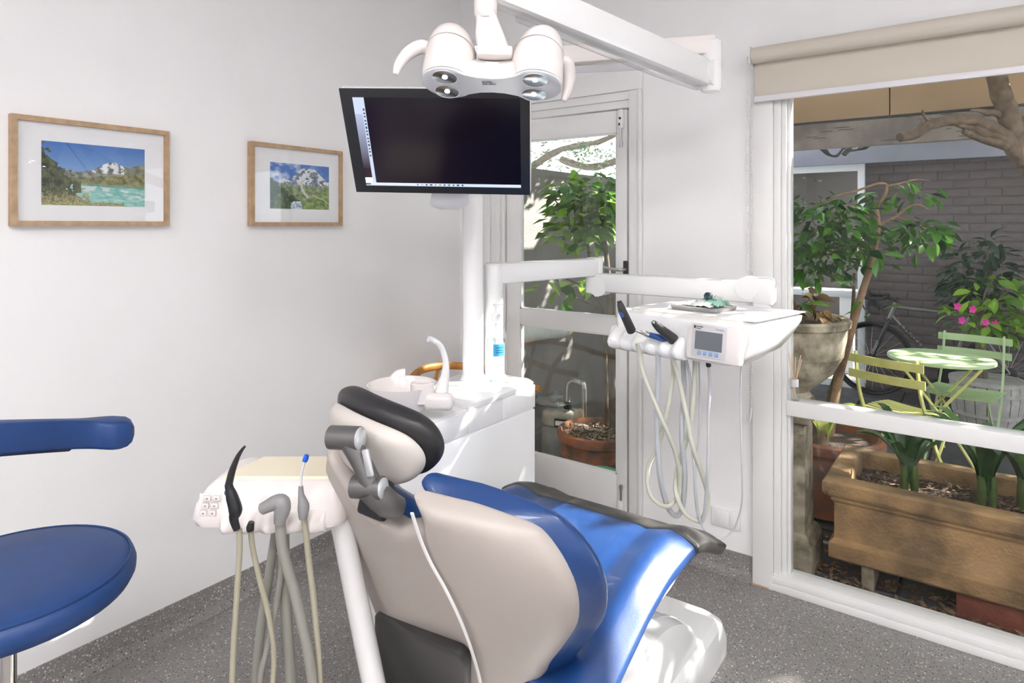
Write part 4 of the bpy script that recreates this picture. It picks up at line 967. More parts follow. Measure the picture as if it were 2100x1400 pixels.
# glazed bay
gw = thing('window_2', 'white framed glazed bay at the far side of the courtyard', 'window', (-1.9, 7.0, GZ), kind='structure')
M_wf = MAT('white_window_frame', (.80, .82, .86), .3)
for x0, x1, z0, z1 in ((-.985, -.925, GZ, 2.10), (-3.2, -.985, 2.035, 2.10), (-3.2, -.985, .80, .86), (-2.15, -2.09, GZ, 2.1), (-3.2, -.985, GZ, GZ+.07)):
    obj('frame_bar', G().bx(x0, x1, 6.99, 7.05, z0, z1, .003), M_wf, gw)
for x0, x1 in ((-3.2, -2.15), (-2.09, -.985)):
    for z0, z1 in ((GZ+.07, .80), (.86, 2.035)): obj('pane', G().bx(x0, x1, 7.02, 7.024, z0, z1), M_pane, gw, 0)
struct('room_beyond', G().bx(-3.2, -.93, 8.9, 9.0, GZ, 2.4).bx(-3.2, -.93, 7.06, 9.0, GZ-.02, GZ+.005).bx(-3.3, -3.2, 7.0, 9.0, GZ, 2.4).bx(-3.2, -.93, 7.06, 9.0, 2.31, 2.4), MAT('dim_interior', (.16, .15, .14), .8))
bn = thing('white_bench', 'white work bench seen through the far glazed bay', 'bench', (-1.4, 7.9, GZ))
obj('top', G().bx(-2.2, -1.0, 7.6, 8.2, .74, .78), M_wf, bn)
for x in (-2.15, -1.25): obj('leg', G().bx(x, x+.13, 7.65, 7.78, GZ+.005, .74), M_wf, bn)

# ---------------------------------------------------------------- garden wall, end fence, things beyond the door
M_render = MAT('rough_render', srgb(138, 132, 128), .85, var=.2, scale=5, bump=.7, bscale=70)
struct('wall_garden', G().bx(-2.75, -2.52, WY+.12, 5.4, GZ, 1.90), M_render)
fe = thing('board_fence', 'dark horizontal board fence closing the side passage', 'fence', (-2.1, 5.2, GZ))
for k in range(7): obj('board', G().bx(-2.5, -1.72, 5.18, 5.20, GZ+.02+k*.24, GZ+.25+k*.24, .003), MAT('fence_stain', srgb(92, 84, 78), .7, var=.2, scale=6), fe)
for x in (-2.46, -1.76): obj('post', G().bx(x-.03, x+.03, 5.2, 5.27, GZ-.0, 1.66), M_wood, fe)
# gas meter
gm0 = V(-2.33, 3.70, GZ)
gm = thing('gas_meter', 'grey domestic gas meter with bent steel pipe by the garden wall', 'gas meter', gm0)
M_gm = MAT('gas_meter_grey', (.33, .33, .32), .45, .2, var=.2, scale=12); M_gm2 = MAT('meter_cream', (.50, .47, .42), .4, var=.3, scale=15)
obj('tank', G().box(gm0+V(.02, 0, .13), (.24, .17, .22), .25, .03, 3), M_gm, gm)
obj('case', G().box(gm0+V(.02, 0, .285), (.23, .15, .12), .25, .03, 3), M_gm2, gm)
wd = obj('index_window', G().box(gm0+V(.075, -.085, .275), (.09, .012, .055), .25, .004), M_blackp, gm); obj('dial', G().box(gm0+V(.077, -.092, .275), (.07, .006, .03), .25, .0), M_white, wd)
obj('regulator', G().lathe([(.05, .40), (.052, .42), (.03, .43), (.02, .45), (.02, .46)], gm0+V(-.02, 0, 0), 20).lathe([(.02, .33), (.02, .42)], gm0+V(-.02, 0, 0), 14).tube([gm0+V(-.02, 0, .37), gm0+V(-.16, .0, .37)], .035, 14), M_gm, gm)
obj('pipe', G().tube([gm0+V(.09, -.02, .33), gm0+V(.09, -.02, .50), gm0+V(.12, -.02, .545), gm0+V(.155, -.02, .55), gm0+V(.19, -.02, .54), gm0+V(.215, -.02, .50), gm0+V(.215, -.02, .05)], .017, 12, 5), M_steel, gm)
obj('union_nut', G().lathe([(.028, .36), (.028, .41)], gm0+V(.09, -.02, 0), 8), M_blackp, gm)
ob = thing('waste_pipe', 'stub of lagged white waste pipe along the garden wall', 'pipe', V(-2.43, 3.3, .83))
obj('lagging', G().tube([V(-2.46, 3.25, .80), V(-2.33, 3.78, .80)], .062, 20), MAT('dirty_white_pvc', (.62, .64, .62), .5, var=.15, scale=20), ob)
obj('end_rim', G().tube([V(-2.335, 3.76, .80), V(-2.326, 3.80, .80)], .066, 20), MAT('old_tape', (.6, .5, .3), .6), ob)
obj('strap', G().bx(-2.52, -2.40, 3.49, 3.52, .735, .865), M_steel, ob)

# ---------------------------------------------------------------- leaves
def leaf_mesh(name, L, Wd, mat, fold=.25, droop=.18):
    pts = []; prof = [(0, .06), (.15, .55), (.38, 1.0), (.62, .88), (.82, .5), (1.0, .02)]
    g = G(); vs = []
    for t, w in prof:
        z = -droop*L*t*t
        for k in (-1, 0, 1): vs.append(V(k*w*Wd/2, t*L, z+fold*Wd*.5*w*abs(k)))
    fs = []
    for i in range(len(prof)-1):
        for k in range(2): fs.append((i*3+k, i*3+k+1, (i+1)*3+k+1, (i+1)*3+k))
    g.add(vs, fs); return make_mesh(name, g, mat, V(0, 0, 0), 60)
def orient(p, d, roll=0., sc=1.):
    d = d.normalized(); up = V(0, 0, 1) if abs(d.z) < .95 else V(1, 0, 0); x = d.cross(up).normalized(); z = x.cross(d)
    R = Matrix((x, d, z)).transposed()@Matrix.Rotation(roll, 3, 'Y')
    M = (R*sc).to_4x4(); M.translation = p; return M
def scatter_leaves(parent, me, ells, rnd, droop=-.35, smin=.7, smax=1.2, core=None):
    for c, ax_, n in ells:
        for k in range(n):
            while True:
                q = V(rnd.uniform(-1, 1), rnd.uniform(-1, 1), rnd.uniform(-1, 1))
                if .12 < q.length < 1: break
            q = q*(q.length**-.35)
            if q.length > 1: q.normalize()
            p = c+V(q.x*ax_[0], q.y*ax_[1], q.z*ax_[2])
            d = V(q.x+rnd.uniform(-.8, .8), q.y+rnd.uniform(-.8, .8), droop+rnd.uniform(-.5, .5)+.3*q.z)
            inst('leaf', me, parent, orient(p, d, rnd.uniform(-.7, .7), rnd.uniform(smin, smax)))
M_lf_cam = LEAF('camellia_leaf', srgb(24, 62, 30), srgb(92, 150, 44), .35, .25)
M_lf_br = LEAF('bright_leaf', srgb(60, 110, 26), srgb(160, 205, 60), .5, .35)
M_lf_dk = LEAF('dark_leaf', srgb(18, 42, 32), srgb(48, 80, 50), .15, .28)
M_lf_cl = LEAF('strap_leaf', srgb(34, 70, 34), srgb(84, 120, 66), .2, .3)
M_lf_dead = LEAF('withered_leaf', srgb(88, 64, 38), srgb(150, 122, 78), .25, .7)
M_bark = MAT('pale_bark', srgb(150, 120, 92), .8, var=.35, scale=25, bump=.4, bscale=60)
M_bark2 = MAT('grey_bark', srgb(112, 100, 84), .85, var=.4, scale=20, bump=.5, bscale=50)
M_soil = MAT('bark_mulch', (.13, .08, .055), .9, var=.7, scale=70, bump=1., bscale=90)
M_terra = MAT('weathered_terracotta', srgb(158, 92, 62), .8, var=.5, scale=9, bump=.25, bscale=40, col2=srgb(112, 88, 70))
M_stone = MAT('aged_stone', srgb(190, 178, 156), .85, var=.35, scale=12, bump=.4, bscale=60, col2=srgb(116, 106, 88))
M_sand = MAT('sandstone_trough', srgb(176, 140, 98), .85, var=.3, scale=7, bump=.6, bscale=75, col2=srgb(122, 98, 70))
# ---- tree in terracotta pot beyond the trough
tpot = thing('terracotta_pot', 'broad terracotta pot holding the slim tree behind the stone pedestal', 'pot', V(-.70, 3.92, GZ))
p0 = V(-.70, 3.92, GZ)
obj('pot', G().lathe([(.17, 0), (.18, .01), (.215, .03), (.205, .055), (.225, .20), (.25, .36), (.275, .37), (.285, .385), (.285, .425), (.27, .437), (.245, .43), (.235, .38), (.0, .375)], p0, 44), M_terra, tpot, 50)
obj('mulch', G().lathe([(.236, .385), (.18, .40), (.0, .405)], p0, 30), M_soil, tpot, 60)
tr = thing('slim_tree', 'slim leaning courtyard tree with glossy leaves and bare pale trunk', 'tree', p0+V(0, 0, .4))
TF = 3.62
tk = [p0+V(.0, .02, .38), at(1718, 785, 3.75), at(1740, 700, TF), at(1765, 610, TF), at(1793, 520, TF), at(1800, 465, TF), at(1797, 425, TF)]
obj('trunk', G().tube(tk, [.026, .024, .021, .019, .017, .015, .012], 10, 5), M_bark, tr)
obj('trunk', G().tube([p0+V(-.04, .05, .38), at(1706, 800, 3.8), at(1735, 720, 3.72), at(1748, 650, 3.7), at(1752, 560, 3.68)], [.02, .019, .016, .012, .008], 9, 5), M_bark2, tr)
for P, r_ in (([(1797, 427), (1815, 400), (1818, 380), (1800, 376), (1760, 390), (1715, 402), (1680, 420)], .009), ([(1800, 463), (1835, 445), (1862, 425), (1885, 420), (1905, 430)], .009), ([(1797, 470), (1775, 440), (1740, 425), (1700, 450), (1665, 480)], .008), ([(1818, 382), (1850, 375), (1880, 368), (1910, 372)], .006), ([(1793, 520), (1760, 505), (1720, 510), (1680, 530)], .007), ([(1835, 445), (1870, 455), (1900, 470)], .006)):
    obj('branch', G().tube([at(u, v, TF+.05*math.sin(u)) for u, v in P], [r_, r_*.8, r_*.5], 7, 4), M_bark, tr)
rn = random.Random(3); lm = leaf_mesh('leaf', .098, .046, M_lf_cam)
scatter_leaves(tr, lm, [(at(1700, 455, TF), (.22, .22, .14), 105), (at(1680, 535, TF), (.16, .18, .11), 60), (at(1765, 500, TF), (.14, .16, .13), 42), (at(1885, 480, TF), (.15, .14, .085), 48), (at(1850, 395, TF), (.20, .16, .07), 32), (at(1775, 645, 3.5), (.10, .12, .07), 4)], rn)
def leaf_mass(parent, ells, L, Wd, mat, rnd, name='small_leaves'):
    g = G()
    for c, ax_, n in ells:
        for k in range(n):
            q = V(rnd.gauss(0, .5), rnd.gauss(0, .5), rnd.gauss(0, .5)); p = c+V(q.x*ax_[0], q.y*ax_[1], q.z*ax_[2])
            M = orient(p, V(q.x+rnd.uniform(-.8, .8), q.y+rnd.uniform(-.8, .8), rnd.uniform(-.9, .2)), rnd.uniform(-.7, .7), rnd.uniform(.6, 1.15))
            g.add([M@v for v in (V(0, 0, 0), V(Wd*.5, .45*L, .1*Wd), V(0, L, -.15*L), V(-Wd*.5, .45*L, .1*Wd), V(0, .45*L, -.06*L))], [(0, 1, 4), (1, 2, 4), (2, 3, 4), (3, 0, 4)])
    o = obj(name, g, mat, parent, 0); o['kind'] = 'stuff'; return o
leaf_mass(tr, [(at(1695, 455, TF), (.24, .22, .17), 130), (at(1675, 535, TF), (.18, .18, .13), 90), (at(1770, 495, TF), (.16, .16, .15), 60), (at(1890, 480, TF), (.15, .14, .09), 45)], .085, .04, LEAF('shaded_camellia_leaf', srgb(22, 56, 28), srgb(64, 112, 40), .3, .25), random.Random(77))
# ---- stone urn on pedestal
u0 = V(-.742, 3.22, GZ)
pdm = thing('stone_pedestal', 'square weathered stone pedestal standing just outside the window', 'pedestal', u0)
def sq(c, w, z): return [c+V(sx*w, sy*w, z) for sx, sy in ((-1, -1), (1, -1), (1, 1), (-1, 1))]
obj('shaft', G().rings([sq(u0, .125, 0), sq(u0, .125, .13), sq(u0, .105, .17), sq(u0, .09, .18), sq(u0, .085, .67), sq(u0, .11, .685), sq(u0, .11, .71)]), M_stone, pdm, 20)
obj('plinth_block', G().box(u0+V(.02, 0, .74), (.20, .20, .06), .3, .008), M_stone, pdm)
un = thing('stone_urn', 'large banded stone urn on the pedestal with withered plant', 'urn', u0+V(0, 0, .77))
uc = u0+V(.0, .0, .77)
obj('bowl', G().lathe([(.09, 0), (.10, .02), (.085, .04), (.11, .06), (.185, .13), (.225, .20), (.228, .21), (.232, .212), (.243, .28), (.25, .34), (.262, .35), (.265, .375), (.255, .385), (.225, .38), (.21, .33), (0, .325)], uc, 48), M_stone, un, 40)
obj('mulch', G().lathe([(.215, .335), (.15, .355), (0, .365)], uc, 30), M_soil, un, 60)
wp = thing('withered_plant', 'withered brown plant with a few green leaves in the stone urn', 'plant', uc+V(0, 0, .36))
rn = random.Random(5); ld = leaf_mesh('withered_leaf', .075, .045, M_lf_dead, .5, .5); lg_ = leaf_mesh('leaf', .09, .035, M_lf_br, .2, .3)
for k in range(46):
    a = rn.uniform(0, 2*PI); r_ = rn.uniform(0, .17); q = uc+V(r_*math.cos(a), r_*math.sin(a), .36+rn.uniform(0, .22)*(1-r_*3))
    inst('withered_leaf', ld, wp, orient(q, V(math.cos(a), math.sin(a), rn.uniform(-1.4, .3)), rn.uniform(-1, 1), rn.uniform(.6, 1.1)))
for k in range(12):
    a = rn.uniform(0, 2*PI); q = uc+V(.08*math.cos(a), .08*math.sin(a), .37+rn.uniform(0, .15)); inst('leaf', lg_, wp, orient(q, V(math.cos(a), math.sin(a), rn.uniform(-.2, 1.)), rn.uniform(-.5, .5), rn.uniform(.7, 1.2)))
obj('stems', G().tube([uc+V(0, 0, .34), uc+V(-.02, 0, .48), uc+V(-.05, -.02, .56)], .006, 6, 3).tube([uc+V(.04, 0, .34), uc+V(.06, -.02, .44), uc+V(.10, -.02, .47)], .005, 6, 3), M_bark2, wp)

# ---- sandstone trough with strap leaved plants
TX0, TX1, TY0, TY1, TZ0, TZ1 = -.545, .95, 3.12, 3.62, .035, .385
tg = thing('stone_trough', 'long sandstone planting trough raised on bricks outside the window', 'planter', V(.2, 3.37, TZ0))
def rr(x0, x1, y0, y1, z): return [V(x0, y0, z), V(x1, y0, z), V(x1, y1, z), V(x0, y1, z)]
def tr_(e, z): return rr(TX0-e, TX1+e, TY0-e, TY1+e, z)
obj('trough', G().rings([tr_(.0, TZ0), tr_(.008, TZ0+.01), tr_(.008, TZ0+.07), tr_(-.012, TZ0+.09), tr_(-.012, TZ0+.245), tr_(.0, TZ0+.26), tr_(.0, TZ0+.27), tr_(.022, TZ0+.285), tr_(.03, TZ0+.30), tr_(.03, TZ1-.01), tr_(.02, TZ1), tr_(-.055, TZ1), tr_(-.062, TZ1-.01), tr_(-.07, TZ1-.08)]), M_sand, tg, 35)
g = G(); nx, ny = 40, 14
vs_ = [V(lerp(TX0+.06, TX1-.06, i/nx), lerp(TY0+.06, TY1-.06, j/ny), TZ1-.07+.018*noise.noise(V(i*.8, j*.8, 1))) for i in range(nx+1) for j in range(ny+1)]
g.add(vs_, [(i*(ny+1)+j, (i+1)*(ny+1)+j, (i+1)*(ny+1)+j+1, i*(ny+1)+j+1) for i in range(nx) for j in range(ny)])
obj('mulch_bed', g, M_soil, tg, 0)
g = G(); rn = random.Random(11)
for k in range(700):
    c0 = V(rn.uniform(TX0+.07, TX1-.07), rn.uniform(TY0+.07, TY1-.07), TZ1-.058+rn.uniform(0, .014)); a = rn.uniform(0, PI); l = rn.uniform(.006, .022); w = l*.35
    d = V(math.cos(a), math.sin(a), rn.uniform(-.4, .4)); n_ = V(-math.sin(a), math.cos(a), rn.uniform(-.5, .5)); g.add([c0-d*l, c0+n_*w, c0+d*l, c0-n_*w], [(0, 1, 2, 3)])
o_ = obj('bark_chips', g, MAT('bark_chip', (.30, .19, .12), .8, var=.6, scale=70), tg, 0); o_['kind'] = 'stuff'
M_rb = MAT('red_brick', srgb(140, 78, 62), .8, var=.3, scale=15, bump=.4, bscale=50)
for x, w_, m_, lab in ((-.405, .05, M_stone, 'grey stone sliver propping up the end of the sandstone trough'), (.06, .30, M_rb, 'broad red brick propping up the middle of the sandstone trough'), (.78, .23, M_rb, 'red brick propping up the far end of the trough past the spiky plant')):
    obj('support_brick', G().box(V(x, 3.32, GZ+.057), (w_, .34, .112), None, .006), m_, None, 35, lab, 'brick')
def strap(c, n, L, rnd, lean=.9, wd=.034):
    g_all = []
    for k in range(n):
        a = k*2.4+rnd.uniform(-.3, .3); d = V(math.cos(a), math.sin(a), 0); l = L*rnd.uniform(.7, 1.1); q = rnd.uniform(.5, 1.)*lean
        P = [c+d*(.012+.0*l), c+d*(.12*q*l)+EZ*(.30*l), c+d*(.34*q*l)+EZ*(.62*l), c+d*(.68*q*l)+EZ*(.83*l), c+d*(1.0*q*l)+EZ*(.82*l)]
        g = G(); C_ = catmull(P, 3); s_ = V(-d.y, d.x, 0); vs = []; m = len(C_)
        for i, p in enumerate(C_):
            t = i/(m-1); w = wd*.5*min(1, 4*(1-t))**.6*(.8+.2*t)
            vs += [p-s_*w+EZ*.25*w, p, p+s_*w+EZ*.25*w]
        fs = []
        for i in range(m-1):
            for j in range(2): fs.append((i*3+j, i*3+j+1, (i+1)*3+j+1, (i+1)*3+j))
        g.add(vs, fs); g_all.append(g)
    return g_all
rn = random.Random(21)
for (px, py, n, L, lab) in ((-.27, 3.32, 9, .33, 'strap leaved plant with thick pale stems at the end of the stone trough'), (.005, 3.36, 11, .36, 'broad strap leaved plant in the middle of the stone trough'), (.14, 3.42, 8, .30, 'low strap leaved plant between two larger ones in the trough'), (.29, 3.27, 9, .30, 'spiky narrow leaved plant close to the trough front rim'), (.55, 3.36, 10, .36, 'strap leaved plant in the half of the trough by the window end')):
    c0 = V(px, py, TZ1-.065); t = thing('strap_leaf_plant', lab, 'plant', c0)
    st_ = G()
    for k in range(3): st_.lathe([(.014, 0), (.017, .05), (.012, .13)], c0+V(.025*math.cos(k*2.1), .025*math.sin(k*2.1), 0), 10)
    obj('stem', st_, MAT('pale_stem', srgb(84, 108, 52), .5, var=.3, scale=20), t)
    for g in strap(c0+EZ*.05, n+5, L, rn, .95, .024 if 'narrow' in lab else .042): obj('leaf', g, M_lf_cl, t, 60)
pl_ = thing('pot_plant', 'young striped leaf plant growing in the terracotta tree pot', 'plant', p0+V(.02, -.12, .4))
for g in strap(p0+V(.0, -.12, .40), 5, .26, rn, 1.2, .06): obj('leaf', g, LEAF('striped_leaf', srgb(130, 150, 60), srgb(200, 205, 130), .4), pl_, 60)
obj('stem', G().lathe([(.03, 0), (.026, .06), (.02, .1)], p0+V(0, -.12, .39), 10), M_bark, pl_)

# ---------------------------------------------------------------- bistro set
M_by = MAT('lime_yellow_paint', srgb(226, 224, 140), .45, var=.18, scale=14)
M_bg = MAT('pale_green_paint', srgb(184, 208, 158), .45, var=.1, scale=10)
M_rust = MAT('rust', srgb(110, 66, 40), .8)
tc_ = V(-.23, 5.04, GZ); TZ = .645
bt = thing('bistro_table', 'round pale green metal bistro table with rust chips', 'table', tc_)
obj('table_top', G().lathe([(.0, TZ-.012), (.288, TZ-.012), (.298, TZ-.02), (.300, TZ-.018), (.300, TZ-.002), (.296, TZ), (0, TZ)], V(tc_.x, tc_.y, 0), 56), M_bg, bt, 40)
for k, (dx, dy, w) in enumerate(((.2, -.02, .03), (.10, -.05, .012), (.07, .03, .01), (-.02, .05, .012), (.19, -.1, .012))):
    obj('rust_chip', G().box(V(tc_.x+dx, tc_.y+dy, TZ+.0006), (w*1.8, w*.6, .001), .4*k, 0), M_rust, bt, 0)
for a in (0, 1, 2, 3):
    s1_ = 1 if a < 2 else -1; s2_ = 1 if a % 2 else -1
    obj('leg', G().tube([V(tc_.x+s1_*.22, tc_.y+s2_*.20, TZ-.02), V(tc_.x-s1_*.02, tc_.y+s2_*.20, .30), V(tc_.x-s1_*.24, tc_.y+s2_*.20, GZ)], .009, 8), M_by, bt)
obj('cross_bar', G().tube([V(tc_.x, tc_.y-.2, .30), V(tc_.x, tc_.y+.2, .30)], .006, 8), M_by, bt)
def bistro(nm, lab, c, face, m):
    """c: floor point under the seat centre; face: the way the chair looks"""
    f = V(math.cos(face), math.sin(face), 0); s_ = V(-f.y, f.x, 0); t = thing(nm, lab, 'chair', c)
    def q(a, b, z): return V(c.x, c.y, 0)+s_*a+f*b+EZ*(z+GZ)
    for z in (.79, .695):
        P = [q(-.215, -.235-.02*(z-.7)/.1, z), q(0, -.26-.02*(z-.7)/.1, z), q(.215, -.235-.02*(z-.7)/.1, z)]
        C_ = catmull(P, 5); R = [[p+f*.004-EZ*.024, p+f*.004+EZ*.024, p-f*.004+EZ*.024, p-f*.004-EZ*.024] for p in C_]
        obj('back_slat', G().rings(R), m, t, 30)
    for sg in (-1, 1):
        C_ = catmull([q(sg*.172, -.24, .83), q(sg*.176, -.20, .62), q(sg*.18, -.13, .47), q(sg*.18, .0, .24), q(sg*.18, .20, .0)], 4)
        obj('leg', G().rings([[p+s_*.005-f*.013, p+s_*.005+f*.013, p-s_*.005+f*.013, p-s_*.005-f*.013] for p in C_]), m, t, 30)
        C_ = catmull([q(sg*.165, .18, .455), q(sg*.165, .05, .27), q(sg*.165, -.20, .0)], 4)
        obj('leg', G().rings([[p+s_*.005-f*.012, p+s_*.005+f*.012, p-s_*.005+f*.012, p-s_*.005-f*.012] for p in C_]), m, t, 30)
    for k in range(9):
        b = -.17+.0425*k; z = .462+.012*math.cos((k-4)/4*1.4)-.004
        C_ = catmull([q(-.20, b, z+.004), q(0, b, z-.008), q(.20, b, z+.004)], 4)
        obj('seat_slat', G().rings([[p+f*.0145, p+f*.0145+EZ*.005, p-f*.0145+EZ*.005, p-f*.0145] for p in C_]), m, t, 30)
    obj('seat_rail', G().tube([q(-.17, -.17, .452), q(-.17, .18, .452)], .007, 6).tube([q(.17, -.17, .452), q(.17, .18, .452)], .007, 6), m, t)
bistro('bistro_chair', 'lime yellow slatted folding bistro chair turned away from the window', V(-.375, 4.50, GZ), math.atan2(.93, .36), M_by)
bistro('bistro_chair', 'pale green slatted folding bistro chair by the barrel planter', V(-.105, 5.28, GZ), math.atan2(-.98, -.20), M_bg)

# ---------------------------------------------------------------- bicycle against the wall
M_ti = MAT('titanium_frame', (.24, .23, .22), .42, .6); M_tyre = MAT('tyre_rubber', (.012, .012, .013), .7); M_bar = MAT('bar_tape', (.015, .016, .02), .5)
bo = aty(1788, 740, 6.83); bo.z = GZ+.342
bk = thing('bicycle', 'grey titanium drop bar bicycle leaning on the brick wall', 'bicycle', V(bo.x+.5, bo.y, GZ))
lean = .06
def bq(x, z, y=0.): return V(bo.x+x, bo.y+y+lean*(z+.34)*.6, bo.z+z)
def wheel(x):
    w = obj('tyre', G().tube([bq(x+.325*math.cos(a), .325*math.sin(a)) for a in np.linspace(0, 2*PI, 49)[:-1]], .017, 8, 0, True), M_tyre, bk)
    obj('rim', G().tube([bq(x+.300*math.cos(a), .300*math.sin(a)) for a in np.linspace(0, 2*PI, 49)[:-1]], .011, 6, 0, True), M_blackp, w)
    g = G()
    for k in range(20):
        a = k*2*PI/20; g.tube([bq(x+.02*math.cos(a+.6), .02*math.sin(a+.6), .02*(1 if k % 2 else -1)), bq(x+.295*math.cos(a), .295*math.sin(a))], .0014, 4)
    obj('spokes', g, M_steel, w); obj('hub', G().tube([bq(x, 0, -.04), bq(x, 0, .04)], .02, 12), M_blackp, w)
    obj('disc_rotor', G().tube([bq(x, 0, -.035), bq(x, 0, -.033)], .05, 20), M_dgrey, w)
wheel(0); wheel(1.02)
BB = (.60, -.07)
for nm, a, b, r_, m in (('top_tube', (.19, .49), (.75, .46), .016, M_ti), ('down_tube', (.155, .41), BB, .021, M_ti), ('seat_tube', BB, (.76, .50), .016, M_ti), ('head_tube', (.14, .37), (.195, .53), .022, M_ti), ('seat_post', (.76, .50), (.785, .60), .0135, M_blackp)):
    obj(nm, G().tube([bq(*a), bq(*b)], r_, 12), m, bk)
for s_ in (-1, 1):
    obj('fork_blade', G().tube([bq(.14, .38, s_*.02), bq(.10, .27, s_*.045), bq(0, 0, s_*.05)], [.016, .016, .010], 10, 4), M_blackp, bk)
    obj('chain_stay', G().tube([bq(*BB, s_*.03), bq(1.02, 0, s_*.06)], .009, 8), M_ti, bk); obj('seat_stay', G().tube([bq(.75, .44, s_*.02), bq(1.02, 0, s_*.06)], .008, 8), M_ti, bk)
obj('stem', G().tube([bq(.20, .545), bq(.12, .575)], .016, 12).tube([bq(.195, .53), bq(.205, .575)], .018, 12), M_bar, bk)
for s_ in (-1, 1):
    hb3 = obj('handlebar', G().tube([bq(.115, .577, 0), bq(.11, .58, s_*.18), bq(.08, .578, s_*.205), bq(.01, .57, s_*.21), bq(-.015, .52, s_*.215), bq(.01, .46, s_*.22), bq(.09, .455, s_*.225)], .0155, 10, 5), M_bar, bk)
    obj('brake_hood', G().tube([bq(.02, .572, s_*.21), bq(-.035, .585, s_*.208), bq(-.055, .62, s_*.206)], [.016, .018, .013], 10, 4), M_blackp, hb3)
    obj('brake_lever', G().tube([bq(-.045, .58, s_*.208), bq(-.055, .52, s_*.21), bq(-.03, .47, s_*.21)], .007, 8, 4), M_blackp, hb3)
obj('bell', G().lathe([(.02, 0), (.022, .012), (.012, .024), (.001, .027)], bq(.11, .60, -.06), 14), M_dgrey, bk)
cr_ = obj('chainring', G().tube([bq(*BB, -.045), bq(*BB, -.049)], .088, 26), M_blackp, bk)
obj('crank_arm', G().tube([bq(*BB, -.06), bq(.60+.13, -.07+.09, -.065)], .012, 8).tube([bq(*BB, .06), bq(.60-.13, -.07-.09, .065)], .012, 8), M_dgrey, cr_)
obj('pedal', G().box(bq(.73, .02, -.10), (.09, .07, .02), None, .005), M_dgrey, cr_); obj('pedal', G().box(bq(.47, -.16, .10), (.09, .07, .02), None, .005), M_dgrey, cr_)
obj('saddle', G().rings([[bq(x, z_+.012, -w), bq(x, z_+.012, w), bq(x, z_-.012, w*.8), bq(x, z_-.012, -w*.8)] for x, w, z_ in ((.66, .012, .625), (.70, .022, .63), (.78, .035, .628), (.86, .065, .636), (.92, .07, .645), (.935, .05, .645))]), M_blackp, bk)
d_ = (bq(*BB)-bq(.155, .41)).normalized(); nn = V(0, -1, 0); upd = nn.cross(d_); upd = upd if upd.z > 0 else -upd
text('lettering', 'LYNSKEY', .064, M_blackp, bk, bq(.155, .41)+d_*.11+V(0, -.0225, 0)-upd*.020, d_, upd, .001)
d2 = (bq(.10, .27)-bq(0, 0)).normalized(); up2 = V(0, -1, 0).cross(d2); up2 = up2 if up2.x < 0 else -up2
text('lettering', 'LYNSKEY', .032, MAT('decal_grey', (.5, .5, .5), .5), bk, bq(.02, .05, -.062), d2, up2, .0006)
obj('downtube_hose', G().tube([bq(.19, .57, -.02), bq(.08, .48, -.06), bq(.12, .36, -.04), bq(.2, .33, -.02)], .004, 6, 5), M_blackp, bk)

# ---------------------------------------------------------------- barrel planter and shrubs
q0 = atz(2024, 848, GZ); q0 = at(2024, 826, 5.15); q0.z = GZ
bp_ = thing('barrel_planter', 'banded grey half barrel planter behind the pale green chair', 'planter', q0)
M_bar_ = MAT('grey_barrel', srgb(176, 172, 168), .8, var=.25, scale=14, bump=.3, bscale=40)
for k in range(20):
    a0_, a1_ = k*2*PI/20+.012, (k+1)*2*PI/20-.012; R = []
    for r_, z in ((.205, 0), (.235, .10), (.252, .22), (.25, .36), (.215, .36), (.215, .30)):
        R.append([q0+V(r_*math.cos(a), r_*math.sin(a), z) for a in (a0_, a1_)]+[q0+V((r_-.03)*math.cos(a), (r_-.03)*math.sin(a), z) for a in (a1_, a0_)])
    obj('stave', G().rings(R[:4]), M_bar_, bp_, 30)
for z, r_ in ((.08, .232), (.25, .254), (.33, .254)): obj('hoop', G().lathe([(r_-.004, z), (r_+.003, z), (r_+.003, z+.028), (r_-.004, z+.028)], q0, 40), M_bar_, bp_, 30)
obj('mulch', G().lathe([(.222, .32), (.12, .335), (0, .34)], q0, 24).lathe([(.2, .02), (.222, .32)], q0, 20), M_soil, bp_)
fs_ = thing('flowering_shrub', 'bright green standard shrub with pink flowers in the barrel planter', 'shrub', q0+V(0, 0, .33))
obj('trunk', G().tube([q0+V(-.03, 0, .32), q0+V(-.04, 0, .6), at(2010, 655, 5.15), at(2015, 620, 5.15)], [.04, .036, .03, .015], 10, 4), M_bark2, fs_)
for P in ([(2012, 660), (1985, 630), (1965, 622)], [(2012, 655), (2040, 620), (2075, 590)], [(2014, 640), (2020, 600), (2035, 575)], [(2012, 650), (2060, 650), (2095, 640)]): obj('branch', G().tube([at(u, v, 5.13) for u, v in P], [.012, .008, .004], 7, 4), M_bark2, fs_)
rn = random.Random(8); lb_ = leaf_mesh('leaf', .15, .075, M_lf_br, .2, .25)
scatter_leaves(fs_, lb_, [(at(2000, 650, 5.1), (.20, .20, .10), 50), (at(2050, 610, 5.1), (.24, .22, .15), 70), (at(2085, 660, 5.05), (.16, .2, .10), 40)], rn, -.1, .6, 1.15)
M_pink = MAT('pink_petal', srgb(206, 30, 140), .5)
for u, v in ((1963, 628), (1972, 657), (2021, 661), (1994, 634), (2040, 664)):
    c0 = at(u, v, 4.92); g = G()
    for k in range(5):
        a = k*2*PI/5; d = E1*math.cos(a)+EZ*math.sin(a); n_ = E1*-math.sin(a)+EZ*math.cos(a); g.add([c0, c0+d*.02+n_*.014-E2*.006, c0+d*.034-E2*.004, c0+d*.02-n_*.014-E2*.006], [(0, 1, 2, 3)])
    obj('flower', g, M_pink, fs_, 0)
ds = thing('dark_shrub', 'dark evergreen shrub growing against the painted brick wall', 'shrub', V(at(2010, 640, 5.35).x, at(2010, 640, 5.35).y, GZ))
d0 = ORG[ds.name]
